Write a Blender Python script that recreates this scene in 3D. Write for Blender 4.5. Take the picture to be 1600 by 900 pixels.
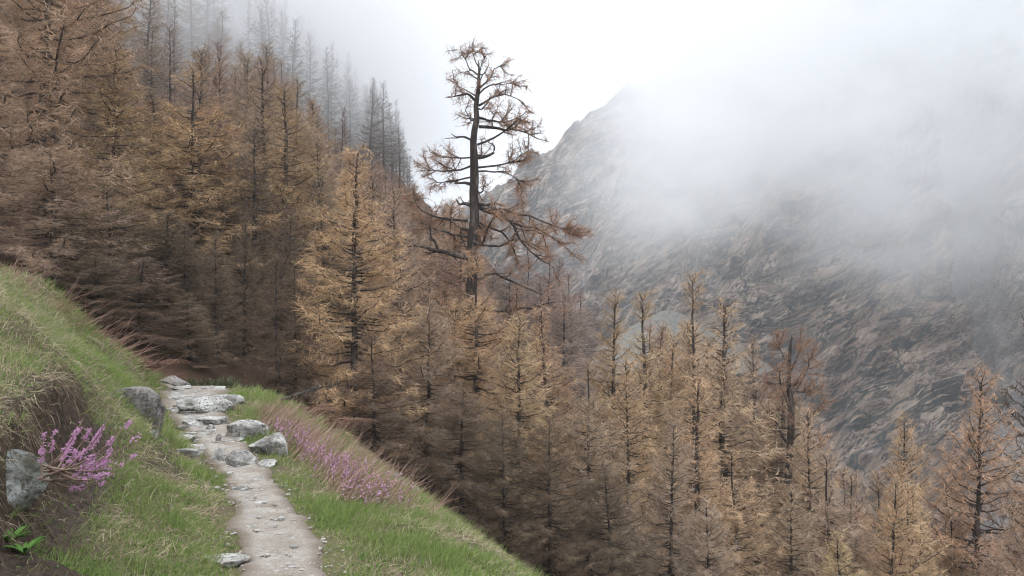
import bpy, math, random
import numpy as np
from mathutils import Vector, Matrix, Euler

for o in list(bpy.data.objects):
    bpy.data.objects.remove(o, do_unlink=True)
SC = bpy.context.scene
COL = SC.collection
F = 1600 * 35 / 36.0          # focal length in photo pixels (1600 wide)
EYE = 1.6

# ------------------------------------------------------------------ camera
cam_d = bpy.data.cameras.new('camera')
cam_d.lens = 35; cam_d.sensor_width = 36
cam_d.clip_start = 0.1; cam_d.clip_end = 5000
cam = bpy.data.objects.new('camera', cam_d); COL.objects.link(cam)
cam.location = (0, 0, EYE); cam.rotation_euler = (math.radians(90), 0, 0)
SC.camera = cam

# ------------------------------------------------------------------ sky, sun, exposure
SUN_EL, SUN_ROT = math.radians(46), math.radians(-72)
W = bpy.data.worlds.new('World'); SC.world = W; W.use_nodes = True
nt = W.node_tree; nt.nodes.clear()
out = nt.nodes.new('ShaderNodeOutputWorld'); bg = nt.nodes.new('ShaderNodeBackground')
sky = nt.nodes.new('ShaderNodeTexSky'); sky.sky_type = 'NISHITA'; sky.sun_disc = False
sky.sun_elevation = SUN_EL; sky.sun_rotation = SUN_ROT
mix = nt.nodes.new('ShaderNodeMix'); mix.data_type = 'RGBA'
mix.inputs[0].default_value = 0.93
# overcast cloud layer: pale, a little brighter towards the zenith, the same all the way round
tc = nt.nodes.new('ShaderNodeTexCoord'); sep = nt.nodes.new('ShaderNodeSeparateXYZ')
mr = nt.nodes.new('ShaderNodeMapRange'); mr.inputs[1].default_value = 0; mr.inputs[2].default_value = 1
mr.inputs[3].default_value = 0.74; mr.inputs[4].default_value = 2.6
ov = nt.nodes.new('ShaderNodeMix'); ov.data_type = 'RGBA'; ov.blend_type = 'MULTIPLY'; ov.inputs[0].default_value = 1
ov.inputs[6].default_value = (9.6, 10.1, 10.8, 1)
nt.links.new(tc.outputs['Generated'], sep.inputs[0]); pwn = nt.nodes.new('ShaderNodeMath'); pwn.operation = 'POWER'; pwn.use_clamp = True; pwn.inputs[1].default_value = 1.5
nt.links.new(sep.outputs[2], pwn.inputs[0]); nt.links.new(pwn.outputs[0], mr.inputs[0])
nt.links.new(mr.outputs[0], ov.inputs[7])
nt.links.new(sky.outputs[0], mix.inputs[6]); nt.links.new(ov.outputs[2], mix.inputs[7])
nt.links.new(mix.outputs[2], bg.inputs[0]); bg.inputs[1].default_value = 0.1
nt.links.new(bg.outputs[0], out.inputs[0])
sun_d = bpy.data.lights.new('sun', 'SUN'); sun_d.energy = 1.1; sun_d.angle = math.radians(16)
sun_d.color = (1.0, 0.96, 0.9)
sun = bpy.data.objects.new('sun', sun_d); COL.objects.link(sun)
sd = Vector((math.sin(SUN_ROT) * math.cos(SUN_EL), math.cos(SUN_ROT) * math.cos(SUN_EL), math.sin(SUN_EL)))
sun.rotation_euler = (-sd).to_track_quat('-Z', 'Y').to_euler()
SC.view_settings.view_transform = 'Standard'; SC.view_settings.look = 'None'
SC.view_settings.gamma = 1; SC.view_settings.exposure = 0.5
SC.render.engine = 'CYCLES'
SC.cycles.max_bounces = 16; SC.cycles.diffuse_bounces = 3; SC.cycles.volume_bounces = 14
SC.cycles.transparent_max_bounces = 4; SC.cycles.use_adaptive_sampling = False; SC.cycles.use_denoising = True
SC.cycles.denoising_input_passes = 'RGB_ALBEDO_NORMAL'; SC.cycles.denoising_prefilter = 'ACCURATE'
SC.cycles.pixel_filter_type = 'BLACKMAN_HARRIS'; SC.cycles.filter_width = 1.1
SC.cycles.volume_step_rate = 1.0; SC.cycles.volume_max_steps = 256

# ------------------------------------------------------------------ numpy noise
_rs = np.random.RandomState(7)
_perm = _rs.permutation(4096)
_perm = np.concatenate([_perm, _perm, _perm])
_g3 = _rs.normal(size=(4096, 3)); _g3 /= np.linalg.norm(_g3, axis=1)[:, None]
def pnoise(x, y, z=0.0):
    x, y, z = np.broadcast_arrays(np.asarray(x, float), np.asarray(y, float), np.asarray(z, float))
    xi, yi, zi = np.floor(x).astype(int), np.floor(y).astype(int), np.floor(z).astype(int)
    xf, yf, zf = x - xi, y - yi, z - zi
    f = lambda t: t * t * t * (t * (t * 6 - 15) + 10)
    u, v, w = f(xf), f(yf), f(zf)
    xi &= 4095; yi &= 4095; zi &= 4095
    def g(dx, dy, dz):
        h = _perm[_perm[_perm[(xi + dx) & 4095] + ((yi + dy) & 4095)] + ((zi + dz) & 4095)]
        gr = _g3[h]
        return gr[..., 0] * (xf - dx) + gr[..., 1] * (yf - dy) + gr[..., 2] * (zf - dz)
    l = lambda a, b, t: a + (b - a) * t
    return 1.6 * l(l(l(g(0,0,0), g(1,0,0), u), l(g(0,1,0), g(1,1,0), u), v),
                   l(l(g(0,0,1), g(1,0,1), u), l(g(0,1,1), g(1,1,1), u), v), w)
def fbm(x, y, z=0.0, o=4, gain=0.5, ridge=False):
    s, a, f, t = 0.0, 1.0, 1.0, 0.0
    for i in range(o):
        n = pnoise(np.asarray(x) * f + 17.3 * i, np.asarray(y) * f + 5.1 * i, np.asarray(z) * f)
        if ridge: n = 1 - 2 * np.abs(n)
        s = s + a * n; t += a; a *= gain; f *= 2.03
    return s / t
def sstep(a, b, x):
    t = np.clip((np.asarray(x, float) - a) / (b - a), 0, 1)
    return t * t * (3 - 2 * t)
def splus(t, k=4.0):
    return np.logaddexp(0, k * t) / k

# ------------------------------------------------------------------ terrain height (metres)
_py = [-30, 0, 3, 5.5, 6.7, 8.6, 10.4, 12.4, 14.5, 16, 18, 20, 60]
_px = [-0.2, -0.25, -0.7, -1.21, -1.62, -2.27, -3.13, -4.0, -4.6, -5.2, -6.3, -7.5, -9]
def path_x(y):
    y = np.asarray(y, float)
    return sum(np.interp(y + o, _py, _px) for o in (-0.8, -0.4, 0, 0.4, 0.8)) / 5
def path_z(y):
    return np.interp(y, [-5, 9, 11, 13, 15, 17, 20, 30], [0, 0, 0.04, 0.12, 0.16, -0.05, -0.7, -2])
def hill2(x, y):
    t = sstep(30, 200, y)
    s = 0.60 + 0.35 * t; a = 12.5 * (1 - t)
    z = EYE - s * (x + a)
    z = z - 0.8 * np.maximum(y - 215, 0) - 0.004 * np.maximum(y - 215, 0) ** 2
    n = fbm(x / 14, y / 14, 3.1, o=3) * np.clip((y - 18) / 60, 0, 1) * 3.0
    return z + n
def near(x, y):
    d = x - path_x(y)
    dr = np.maximum(d - 0.3, 0); dl = np.maximum(-d - 0.3, 0)
    zr = -0.09 * dr - 0.66 * splus(dr - 1.05, 5) + 0.66 * splus(-1.05, 5)
    wob = 0.16 * pnoise(x * 1.1, y * 1.1, 8.0) + 0.08 * pnoise(x * 3, y * 3, 4.0)
    dlw = np.maximum(dl + wob * np.clip(dl, 0, 1), 0)
    A = np.interp(dlw, [0, .3, .7, .95, 1.05, 1.13, 1.4, 2.2, 3.5, 6, 10, 60],
                  [0, .06, .18, .34, .50, .92, 1.02, 1.22, 1.75, 2.6, 4.5, 35])
    B = np.interp(dlw, [0, .3, .5, .8, 1.3, 1.9, 2.4, 4, 10, 60],
                  [0, .12, .36, .62, 1.1, 1.58, 1.72, 1.9, 4.0, 32])
    t = sstep(6.3, 8.6, y)
    zl = A * (1 - t) + B * t
    zl = zl * (1 - 0.75 * sstep(13.2, 18, y))
    amp = np.clip(np.abs(d) - 0.2, 0, 1)
    n = (0.10 * fbm(x * 0.7, y * 0.7, 1.0, o=3) + 0.065 * fbm(x * 2.8, y * 2.8, 2.0, o=4)) * amp
    n = n + 0.012 * fbm(x * 5, y * 5, 5.0, o=2)
    mound = 0.13 * np.exp(-((x + 2.12) / .24) ** 2 - ((y - 4.55) / .3) ** 2) * (1 + .5 * fbm(x * 7, y * 7, 3.3, o=3))
    return path_z(y) + zl + zr + n + mound
def H(x, y):
    x = np.asarray(x, float); y = np.asarray(y, float)
    w = sstep(14.0, 27, y)
    z = near(x, y) * (1 - w) + hill2(x, y) * w
    fl = -76 + 3 * fbm(x / 60, y / 60, 9.0, o=3)
    return fl + splus((z - fl) / 4, 1.0) * 4
def Hs(x, y): return float(H(np.array([x]), np.array([y]))[0])
def gp(px, py, y0=2.5, y1=90):
    """ground point that the photo shows at pixel (px, py)"""
    ys = np.geomspace(y0, y1, 6000); u = (px - 800) / F; v = (450 - py) / F
    hit = np.nonzero(EYE + v * ys < H(u * ys, ys))[0]
    y = ys[hit[0]] if len(hit) else y1
    return np.array([u * y, y, Hs(u * y, y)])
def at(px, py, y):
    return np.array([(px - 800) / F * y, y, EYE + (450 - py) / F * y])

# ------------------------------------------------------------------ mesh + object helpers
def mesh_np(name, V, faces, mat, smooth=False, attrs=None):
    """faces: list of int arrays (n,3) or (n,4)"""
    me = bpy.data.meshes.new(name)
    V = np.ascontiguousarray(V, dtype=np.float32)
    faces = [np.asarray(f) for f in faces if len(f)]
    li = np.concatenate([f.ravel() for f in faces]).astype(np.int32)
    tot = np.concatenate([np.full(len(f), f.shape[1]) for f in faces]).astype(np.int32)
    st = np.concatenate([[0], np.cumsum(tot)[:-1]]).astype(np.int32)
    me.vertices.add(len(V)); me.vertices.foreach_set('co', V.ravel())
    me.loops.add(len(li)); me.loops.foreach_set('vertex_index', li)
    me.polygons.add(len(tot)); me.polygons.foreach_set('loop_start', st)
    me.polygons.foreach_set('loop_total', tot)
    me.polygons.foreach_set('use_smooth', np.full(len(tot), bool(smooth)))
    for k, a in (attrs or {}).items():
        a = np.asarray(a, dtype=np.float32)
        if a.ndim == 1:
            at_ = me.attributes.new(k, 'FLOAT', 'POINT'); at_.data.foreach_set('value', a)
        else:
            at_ = me.attributes.new(k, 'FLOAT_COLOR', 'POINT')
            if a.shape[1] == 3: a = np.concatenate([a, np.ones((len(a), 1), np.float32)], 1)
            at_.data.foreach_set('color', np.ascontiguousarray(a).ravel())
    if mat: me.materials.append(mat)
    me.update(); me.validate()
    return me
def link(name, data, parent=None, loc=None):
    o = bpy.data.objects.new(name, data); COL.objects.link(o)
    if parent is not None: o.parent = parent
    if loc is not None: o.location = [float(c) for c in loc]
    return o
def tag(o, label=None, cat=None, group=None, kind=None):
    if label: o['label'] = label
    if cat: o['category'] = cat
    if group: o['group'] = group
    if kind: o['kind'] = kind
    return o
class MB:
    """collects geometry for one mesh"""
    def __init__(s): s.V = []; s.F3 = []; s.F4 = []; s.n = 0; s.A = {}
    def add(s, V, F3=None, F4=None, **attrs):
        if F3 is not None and len(F3): s.F3.append(np.asarray(F3) + s.n)
        if F4 is not None and len(F4): s.F4.append(np.asarray(F4) + s.n)
        s.V.append(V); s.n += len(V)
        for k, a in attrs.items(): s.A.setdefault(k, []).append(np.broadcast_to(a, (len(V),) + np.shape(a)[1:]) if np.ndim(a) == 0 else a)
    def tubes(s, P, R, sides=3, cap=True, **attrs):
        """P (N,K,3) polylines, R (N,K) radii; last ring closes to a point"""
        P = np.asarray(P, float); R = np.asarray(R, float); N, K, _ = P.shape
        if N == 0: return
        T = np.gradient(P, axis=1); T /= np.linalg.norm(T, axis=2, keepdims=True) + 1e-9
        ref = np.where(np.abs(T[..., 2:3]) > 0.9, np.array([1.0, 0, 0]), np.array([0, 0, 1.0]))
        A = np.cross(T, ref); A /= np.linalg.norm(A, axis=2, keepdims=True) + 1e-9
        B = np.cross(T, A)
        th = np.arange(sides) * 2 * np.pi / sides
        ring = P[:, :, None, :] + R[:, :, None, None] * (np.cos(th)[None, None, :, None] * A[:, :, None, :] + np.sin(th)[None, None, :, None] * B[:, :, None, :])
        body = ring[:, :K - 1].reshape(N, (K - 1) * sides, 3)
        V = np.concatenate([body, P[:, K - 1:K]], 1); per = (K - 1) * sides + 1
        base = (np.arange(N) * per)[:, None]
        q = []
        for k in range(K - 2):
            for j in range(sides):
                q.append([k * sides + j, k * sides + (j + 1) % sides, (k + 1) * sides + (j + 1) % sides, (k + 1) * sides + j])
        t3 = [[(K - 2) * sides + j, (K - 2) * sides + (j + 1) % sides, (K - 1) * sides] for j in range(sides)]
        F4 = (base[:, :, None] + np.array(q)[None]).reshape(-1, 4) if q else None
        F3 = (base[:, :, None] + np.array(t3)[None]).reshape(-1, 3)
        at_ = {}
        for k, a in attrs.items():
            a = np.asarray(a, float)
            if a.ndim == 1: a = np.repeat(a, per)
            elif k != 'col' and a.shape == (N, K):
                a = np.concatenate([np.repeat(a[:, :K - 1], sides, 1), a[:, K - 1:]], 1).ravel()
            else: a = np.repeat(a, per, 0)
            at_[k] = a
        s.add(V.reshape(-1, 3), F3, F4, **at_)
    def mesh(s, name, mat, smooth=False):
        V = np.concatenate(s.V)
        fs = []
        if s.F4: fs.append(np.concatenate(s.F4))
        if s.F3: fs.append(np.concatenate(s.F3))
        return mesh_np(name, V, fs, mat, smooth, {k: np.concatenate(a) for k, a in s.A.items()})
def unit(v): return v / (np.linalg.norm(v, axis=-1, keepdims=True) + 1e-9)

# ------------------------------------------------------------------ materials
def new_mat(name):
    m = bpy.data.materials.new(name); m.use_nodes = True
    n = m.node_tree; n.nodes.clear()
    return m, n, n.nodes.new('ShaderNodeOutputMaterial')
class N:
    """tiny node-building helper"""
    def __init__(s, t): s.t = t
    def node(s, ty, **kw):
        n = s.t.nodes.new(ty)
        for k, v in kw.items(): setattr(n, k, v)
        return n
    def put(s, sock, v):
        if hasattr(v, 'links') or isinstance(v, bpy.types.NodeSocket): s.t.links.new(v, sock)
        else: sock.default_value = v
    def pos(s): return s.node('ShaderNodeNewGeometry').outputs['Position']
    def objco(s): return s.node('ShaderNodeTexCoord').outputs['Object']
    def attr(s, name, color=False):
        n = s.node('ShaderNodeAttribute', attribute_name=name); return n.outputs['Color' if color else 'Fac']
    def noise(s, vec, scale, detail=4, rough=0.55, sc3=None, dist=0.0):
        if sc3 is not None:
            mp = s.node('ShaderNodeMapping'); s.put(mp.inputs[0], vec); mp.inputs['Scale'].default_value = sc3; vec = mp.outputs[0]
        n = s.node('ShaderNodeTexNoise'); s.put(n.inputs['Vector'], vec); n.inputs['Scale'].default_value = scale
        n.inputs['Detail'].default_value = detail; n.inputs['Roughness'].default_value = rough; n.inputs['Distortion'].default_value = dist
        return n.outputs['Fac']
    def voro(s, vec, scale, feature='F1'):
        n = s.node('ShaderNodeTexVoronoi', feature=feature); s.put(n.inputs['Vector'], vec); n.inputs['Scale'].default_value = scale
        return n
    def ramp(s, fac, stops):
        r = s.node('ShaderNodeValToRGB'); s.put(r.inputs[0], fac)
        el = r.color_ramp.elements
        while len(el) < len(stops): el.new(0.5)
        for e, (p, c) in zip(el, stops):
            e.position = p; e.color = (c[0], c[1], c[2], 1) if not isinstance(c, (int, float)) else (c, c, c, 1)
        return r.outputs[0]
    def mix(s, f, a, b, blend='MIX'):
        m = s.node('ShaderNodeMix', data_type='RGBA', blend_type=blend)
        s.put(m.inputs[0], f)
        for i, v in ((6, a), (7, b)):
            s.put(m.inputs[i], (v[0], v[1], v[2], 1) if isinstance(v, tuple) else v)
        return m.outputs[2]
    def math(s, op, a, b=0.0, clamp=False):
        m = s.node('ShaderNodeMath', operation=op, use_clamp=clamp); s.put(m.inputs[0], a); s.put(m.inputs[1], b); return m.outputs[0]
    def bump(s, h, strength, dist, normal=None):
        b = s.node('ShaderNodeBump'); s.put(b.inputs['Height'], h); b.inputs['Strength'].default_value = strength; b.inputs['Distance'].default_value = dist
        if normal is not None: s.put(b.inputs['Normal'], normal)
        return b.outputs[0]
    def bsdf(s, out, col, rough=0.9, normal=None, spec=0.2):
        b = s.node('ShaderNodeBsdfPrincipled'); s.put(b.inputs['Base Color'], (col[0], col[1], col[2], 1) if isinstance(col, tuple) else col)
        s.put(b.inputs['Roughness'], rough); b.inputs['Specular IOR Level'].default_value = spec
        if normal is not None: s.put(b.inputs['Normal'], normal)
        s.t.links.new(b.outputs[0], out.inputs['Surface']); return b

def mat_bark():
    m, t, o = new_mat('larch_bark'); n = N(t); p = n.objco()
    f = n.noise(p, 5, 5, 0.65, (1, 1, 0.25))
    c = n.ramp(f, [(0.3, (0.018, 0.015, 0.013)), (0.52, (0.06, 0.048, 0.041)), (0.68, (0.17, 0.14, 0.12))])
    n.bsdf(o, c, 0.95, n.bump(f, 1.0, 0.08)); return m
def mat_twig(name):
    """thin larch shoots: colour varies per tree (object colour) and per shoot (tone)"""
    m, t, o = new_mat(name); n = N(t)
    oi = n.node('ShaderNodeObjectInfo'); tone = n.attr('tone')
    c = n.mix(n.ramp(tone, [(0.0, 0.0), (1.0, 1.0)]), (0.10, 0.075, 0.06), oi.outputs['Color'])
    n.bsdf(o, c, 0.8, spec=0.15); return m
def mat_blade(name, trans=0.35):
    m, t, o = new_mat(name); n = N(t); c = n.attr('col', True)
    d = n.node('ShaderNodeBsdfDiffuse'); n.put(d.inputs[0], c)
    tr = n.node('ShaderNodeBsdfTranslucent'); n.put(tr.inputs[0], c)
    mx = n.node('ShaderNodeMixShader'); mx.inputs[0].default_value = trans
    t.links.new(d.outputs[0], mx.inputs[1]); t.links.new(tr.outputs[0], mx.inputs[2]); t.links.new(mx.outputs[0], o.inputs['Surface'])
    return m
def mat_ground():
    m, t, o = new_mat('hillside_ground'); n = N(t); p = n.pos()
    a = n.noise(p, 2.2, 6, 0.6); b = n.noise(p, 22, 5, 0.65); c3 = n.noise(p, 0.5, 3)
    meadow = n.mix(n.ramp(b, [(0.35, 0.0), (0.65, 1.0)]), (0.055, 0.075, 0.022), (0.16, 0.13, 0.075))
    meadow = n.mix(n.ramp(a, [(0.42, 0.0), (0.62, 1.0)]), meadow, (0.10, 0.078, 0.052))
    soil = n.mix(n.ramp(b, [(0.3, 0.0), (0.7, 1.0)]), (0.022, 0.016, 0.012), (0.085, 0.062, 0.048))
    litter = n.mix(n.ramp(b, [(0.3, 0.0), (0.7, 1.0)]), (0.035, 0.02, 0.014), (0.11, 0.06, 0.04))
    litter = n.mix(n.ramp(a, [(0.5, 0.0), (0.7, 0.6)]), litter, (0.085, 0.08, 0.04))
    col = n.mix(n.attr('litter'), meadow, litter)
    col = n.mix(n.attr('soil'), col, soil)
    h = n.math('ADD', n.math('MULTIPLY', b, 0.6), a)
    n.bsdf(o, col, 0.95, n.bump(h, 0.8, 0.06), 0.1); return m
def mat_path():
    m, t, o = new_mat('trodden_earth'); n = N(t); p = n.pos()
    a = n.noise(p, 3.0, 5, 0.6); b = n.noise(p, 45, 4, 0.7)
    v = n.voro(p, 38); vd = n.voro(p, 90)
    c = n.mix(n.ramp(a, [(0.38, 0.0), (0.62, 1.0)]), (0.225, 0.198, 0.165), (0.335, 0.318, 0.283))
    c = n.mix(n.ramp(b, [(0.35, 0.0), (0.7, 1.0)]), n.mix(0.5, c, (0.15, 0.11, 0.085)), c)
    peb = n.math('LESS_THAN', vd.outputs['Distance'], 0.33)
    pick = n.math('GREATER_THAN', n.noise(p, 14, 2), 0.56)
    c = n.mix(n.math('MULTIPLY', n.math('MULTIPLY', peb, pick), 0.7), c, (0.42, 0.40, 0.37))
    c = n.mix(n.attr('edge'), c, (0.13, 0.10, 0.075))
    h = n.math('ADD', n.math('MULTIPLY', b, 0.5), n.math('MULTIPLY', v.outputs['Distance'], -0.5))
    n.bsdf(o, c, 0.95, n.bump(h, 0.8, 0.02), 0.1); return m
def mat_stone(name, light=(0.42, 0.41, 0.38), dark=(0.15, 0.14, 0.13), moss=0.3):
    m, t, o = new_mat(name); n = N(t); p = n.pos()
    a = n.noise(p, 5, 6, 0.65); b = n.noise(p, 32, 5, 0.7); c2 = n.noise(p, 14, 3, 0.5, (1, 1, 2.2), 0.8)
    c = n.mix(n.ramp(a, [(0.36, 0.0), (0.58, 1.0)]), dark, light)
    c = n.mix(n.ramp(b, [(0.36, 1.0), (0.52, 0.0)]), c, (dark[0] * .75, dark[1] * .72, dark[2] * .68))
    c = n.mix(n.ramp(c2, [(0.33, 0.45), (0.38, 0.0)]), c, (dark[0] * .6, dark[1] * .5, dark[2] * .5))
    sp = n.noise(p, 9, 4, 0.6)
    c = n.mix(n.ramp(sp, [(0.6, 0.0), (0.66, moss)]), c, (0.13, 0.12, 0.055))
    h = n.math('ADD', n.math('MULTIPLY', b, 0.4), n.math('ADD', a, c2))
    n.bsdf(o, c, 0.9, n.bump(h, 0.7, 0.03), 0.2); return m
def mat_mountain():
    m, t, o = new_mat('layered_schist'); n = N(t); p = n.pos()
    st = n.node('ShaderNodeMapping'); n.put(st.inputs[0], p); st.inputs['Rotation'].default_value = (0, math.radians(28), 0)
    s = st.outputs[0]
    wn = n.node('ShaderNodeTexNoise'); n.put(wn.inputs['Vector'], p); wn.inputs['Scale'].default_value = 0.022; wn.inputs['Detail'].default_value = 3
    va = n.node('ShaderNodeVectorMath', operation='SUBTRACT'); n.put(va.inputs[0], wn.outputs['Color']); va.inputs[1].default_value = (0.5, 0.5, 0.5)
    vs = n.node('ShaderNodeVectorMath', operation='SCALE'); n.put(vs.inputs[0], va.outputs[0]); vs.inputs['Scale'].default_value = 20
    vd = n.node('ShaderNodeVectorMath', operation='ADD'); n.put(vd.inputs[0], s); n.put(vd.inputs[1], vs.outputs[0]); s = vd.outputs[0]
    a = n.noise(s, 0.16, 7, 0.68, (0.16, 0.45, 1.0), 0.5)
    b = n.noise(s, 0.55, 6, 0.7, (0.22, 0.6, 1.0), 0.8)
    big = n.noise(p, 0.018, 4, 0.6)
    c = n.mix(n.ramp(a, [(0.40, 0.0), (0.60, 1.0)]), (0.19, 0.145, 0.113), (0.50, 0.39, 0.305))
    c = n.mix(n.ramp(b, [(0.40, 0.9), (0.46, 0.0)]), c, (0.075, 0.062, 0.055))
    c = n.mix(n.ramp(b, [(0.55, 0.0), (0.63, 0.9)]), c, (0.42, 0.37, 0.33))
    c = n.mix(n.ramp(big, [(0.46, 0.0), (0.62, 0.55)]), c, (0.23, 0.155, 0.105))
    bm_ = n.node('ShaderNodeMapping'); n.put(bm_.inputs[0], s); bm_.inputs['Scale'].default_value = (0.16, 0.3, 0.62)
    vb = n.voro(bm_.outputs[0], 0.5); vsep = n.node('ShaderNodeSeparateColor'); n.put(vsep.inputs[0], vb.outputs['Color'])
    c = n.mix(0.7, c, n.ramp(vsep.outputs[0], [(0.0, 0.6), (1.0, 1.0)]), 'MULTIPLY')
    vb2 = n.voro(bm_.outputs[0], 1.6); vsep2 = n.node('ShaderNodeSeparateColor'); n.put(vsep2.inputs[0], vb2.outputs['Color'])
    c = n.mix(0.6, c, n.ramp(vsep2.outputs[1], [(0.0, 0.66), (1.0, 1.0)]), 'MULTIPLY')
    ck = n.noise(s, 0.22, 6, 0.62, (0.2, 0.5, 1.0), 1.2); ck = n.math('ABSOLUTE', n.math('SUBTRACT', ck, 0.5))
    c = n.mix(n.ramp(ck, [(0.0, 1.0), (0.010, 0.95), (0.028, 0.0)]), c, (0.035, 0.033, 0.033))
    ck2 = n.noise(s, 0.07, 5, 0.6, (0.25, 0.5, 1.0), 1.0); ck2 = n.math('ABSOLUTE', n.math('SUBTRACT', ck2, 0.5))
    c = n.mix(n.ramp(ck2, [(0.0, 1.0), (0.014, 0.9), (0.034, 0.0)]), c, (0.032, 0.037, 0.036))
    veg = n.noise(p, 0.09, 5, 0.65)
    c = n.mix(n.math('MULTIPLY', n.ramp(veg, [(0.54, 0.0), (0.62, 0.75)]), n.attr('veg')), c, (0.085, 0.09, 0.045))
    g = n.noise(p, 1.6, 5, 0.75)
    scr = n.mix(n.ramp(g, [(0.35, 0.0), (0.65, 1.0)]), (0.12, 0.112, 0.105), (0.37, 0.35, 0.33))
    c = n.mix(n.attr('scree'), c, scr)
    h = n.math('ADD', a, n.math('MULTIPLY', b, 0.7))
    n.bsdf(o, c, 0.95, n.bump(h, 0.9, 2.0), 0.1); return m
def mat_plain(name, stops, scale=8, rough=0.85, bump=0.4, dist=0.02):
    m, t, o = new_mat(name); n = N(t); f = n.noise(n.pos(), scale, 5, 0.6)
    n.bsdf(o, n.ramp(f, stops), rough, n.bump(f, bump, dist), 0.15); return m
BARK = mat_bark(); TWIG = mat_twig('larch_shoots')
BLADE = mat_blade('grass_blades'); STRAW = mat_blade('dry_stalks', 0.2)
GROUND = mat_ground(); PATH = mat_path(); MOUNT = mat_mountain()
STONE = mat_stone('lichen_granite'); STONE_D = mat_stone('dark_boulder', (0.26, 0.24, 0.22), (0.07, 0.06, 0.055), 0.6)
STONE_L = mat_stone('crusted_lichen_rock', (0.30, 0.31, 0.295), (0.085, 0.08, 0.062), 0.9)
SOIL = mat_plain('bare_soil', [(0.3, (0.02, 0.015, 0.012)), (0.7, (0.085, 0.06, 0.047))], 30, 0.95, 0.9, 0.03)
PETAL = mat_plain('daphne_petals', [(0.3, (0.40, 0.17, 0.34)), (0.7, (0.66, 0.40, 0.57))], 60, 0.7, 0.0)
STEM = mat_plain('pale_brown_stems', [(0.3, (0.14, 0.095, 0.07)), (0.7, (0.30, 0.22, 0.17))], 30)
NEEDLE = mat_plain('juniper_needles', [(0.3, (0.045, 0.05, 0.026)), (0.7, (0.11, 0.115, 0.06))], 12)
LEAF = mat_plain('broad_green_leaves', [(0.3, (0.05, 0.12, 0.02)), (0.7, (0.12, 0.22, 0.05))], 12)
DEAD = mat_plain('grey_dead_wood', [(0.3, (0.04, 0.034, 0.03)), (0.7, (0.13, 0.11, 0.095))], 14)
RUSTLEAF = mat_plain('dead_bracken', [(0.3, (0.08, 0.045, 0.032)), (0.7, (0.20, 0.115, 0.08))], 14)
SNOW = mat_plain('old_snow', [(0.3, (0.7, 0.73, 0.76)), (0.7, (0.85, 0.86, 0.88))], 3)

# ------------------------------------------------------------------ ground sheet
def grid_faces(nx, ny):
    i = np.arange(nx - 1)[:, None] * ny + np.arange(ny - 1)[None, :]
    return np.stack([i, i + ny, i + ny + 1, i + 1], -1).reshape(-1, 4)
def soil_mask(x, y):
    d = -(x - path_x(y)) - 0.3
    band = sstep(0.72, 0.9, d) * (1 - sstep(1.22, 1.4, d)) * (1 - sstep(7.0, 8.6, y))
    band2 = sstep(0.2, 0.34, d) * (1 - sstep(0.5, 0.62, d)) * sstep(7.2, 8.2, y) * (1 - sstep(11, 12.5, y)) * 0.7
    nz = fbm(x * 1.7, y * 1.7, 6.0, o=3)
    patch = sstep(0.22, 0.4, nz) * sstep(0.15, 0.5, d) * (1 - sstep(1.0, 1.8, d)) * (1 - sstep(9, 11, y))
    low = (1 - sstep(4.3, 5.2, y)) * sstep(0.35, 0.75, d) * (1 - sstep(1.4, 1.7, d)) * 0.9
    md = np.exp(-((x + 2.12) / .3) ** 2 - ((y - 4.55) / .36) ** 2) * 1.5
    low = np.maximum(low, md)
    return np.clip(np.maximum.reduce([band * (1.05 + 0.6 * nz), band2, patch, low]), 0, 1)
def litter_mask(x, y):
    d = x - path_x(y)
    a = sstep(15.2, 17.5, y + 1.2 * pnoise(x * .6, y * .6, 2.2))
    b = sstep(4.2, 5.2, d + 0.5 * pnoise(x * .8, y * .8, 1.2)) 
    return np.clip(np.maximum(a, b), 0, 1)
xs = np.concatenate([-np.geomspace(400, 7.4, 90)[:-1], np.linspace(-7.4, 3.0, 200), np.geomspace(3.1, 1200, 110)])
ys = np.concatenate([np.linspace(-60, 2.5, 16)[:-1], np.linspace(2.5, 16.5, 300), np.geomspace(16.6, 2500, 150)])
X, Y = np.meshgrid(xs, ys, indexing='ij')
Z = H(X, Y)
me = mesh_np('ground', np.stack([X, Y, Z], -1).reshape(-1, 3), [grid_faces(len(xs), len(ys))], GROUND, True,
             {'soil': soil_mask(X, Y).ravel(), 'litter': litter_mask(X, Y).ravel()})
tag(link('ground', me), 'grassy mountainside falling to the right', kind='structure')

# path: a trodden ribbon laid on the ground sheet
py_ = np.linspace(1.5, 16.2, 520); pw = np.linspace(-0.62, 0.62, 42)
PYg, PWg = np.meshgrid(py_, pw, indexing='ij')
def half_w(y, side):
    base = np.interp(y, [1, 5, 8, 10.5, 12, 14, 16.2], [0.28, 0.24, 0.19, 0.24, 0.36, 0.42, 0.3])
    return base * (1 + 0.25 * pnoise(y * 0.9, side * 7.0, 1.5) + 0.28 * pnoise(y * 2.7, side * 3.0, 3.5) + 0.18 * pnoise(y * 8, side * 3.0, 5.5))
hw = np.where(PWg > 0, half_w(PYg, 1), half_w(PYg, -1)); a = np.abs(PWg) / hw
PXg = path_x(PYg) + PWg
PZ = H(PXg, PYg) + 0.016 - 0.05 * sstep(0.92, 1.2, a) + 0.016 * fbm(PXg * 7, PYg * 7, 3, o=4) - 0.01 * (1 - a.clip(0, 1) ** 2)
PZ += 0.012 * sstep(0.2, 0.5, fbm(PXg * 2.2, PYg * 4.5, 7, o=3, ridge=True))
me = mesh_np('path', np.stack([PXg, PYg, PZ], -1).reshape(-1, 3), [grid_faces(len(py_), len(pw))[:, ::-1]], PATH, True,
             {'edge': (sstep(0.55, 1.0, a) * 0.8).ravel()})
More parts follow.
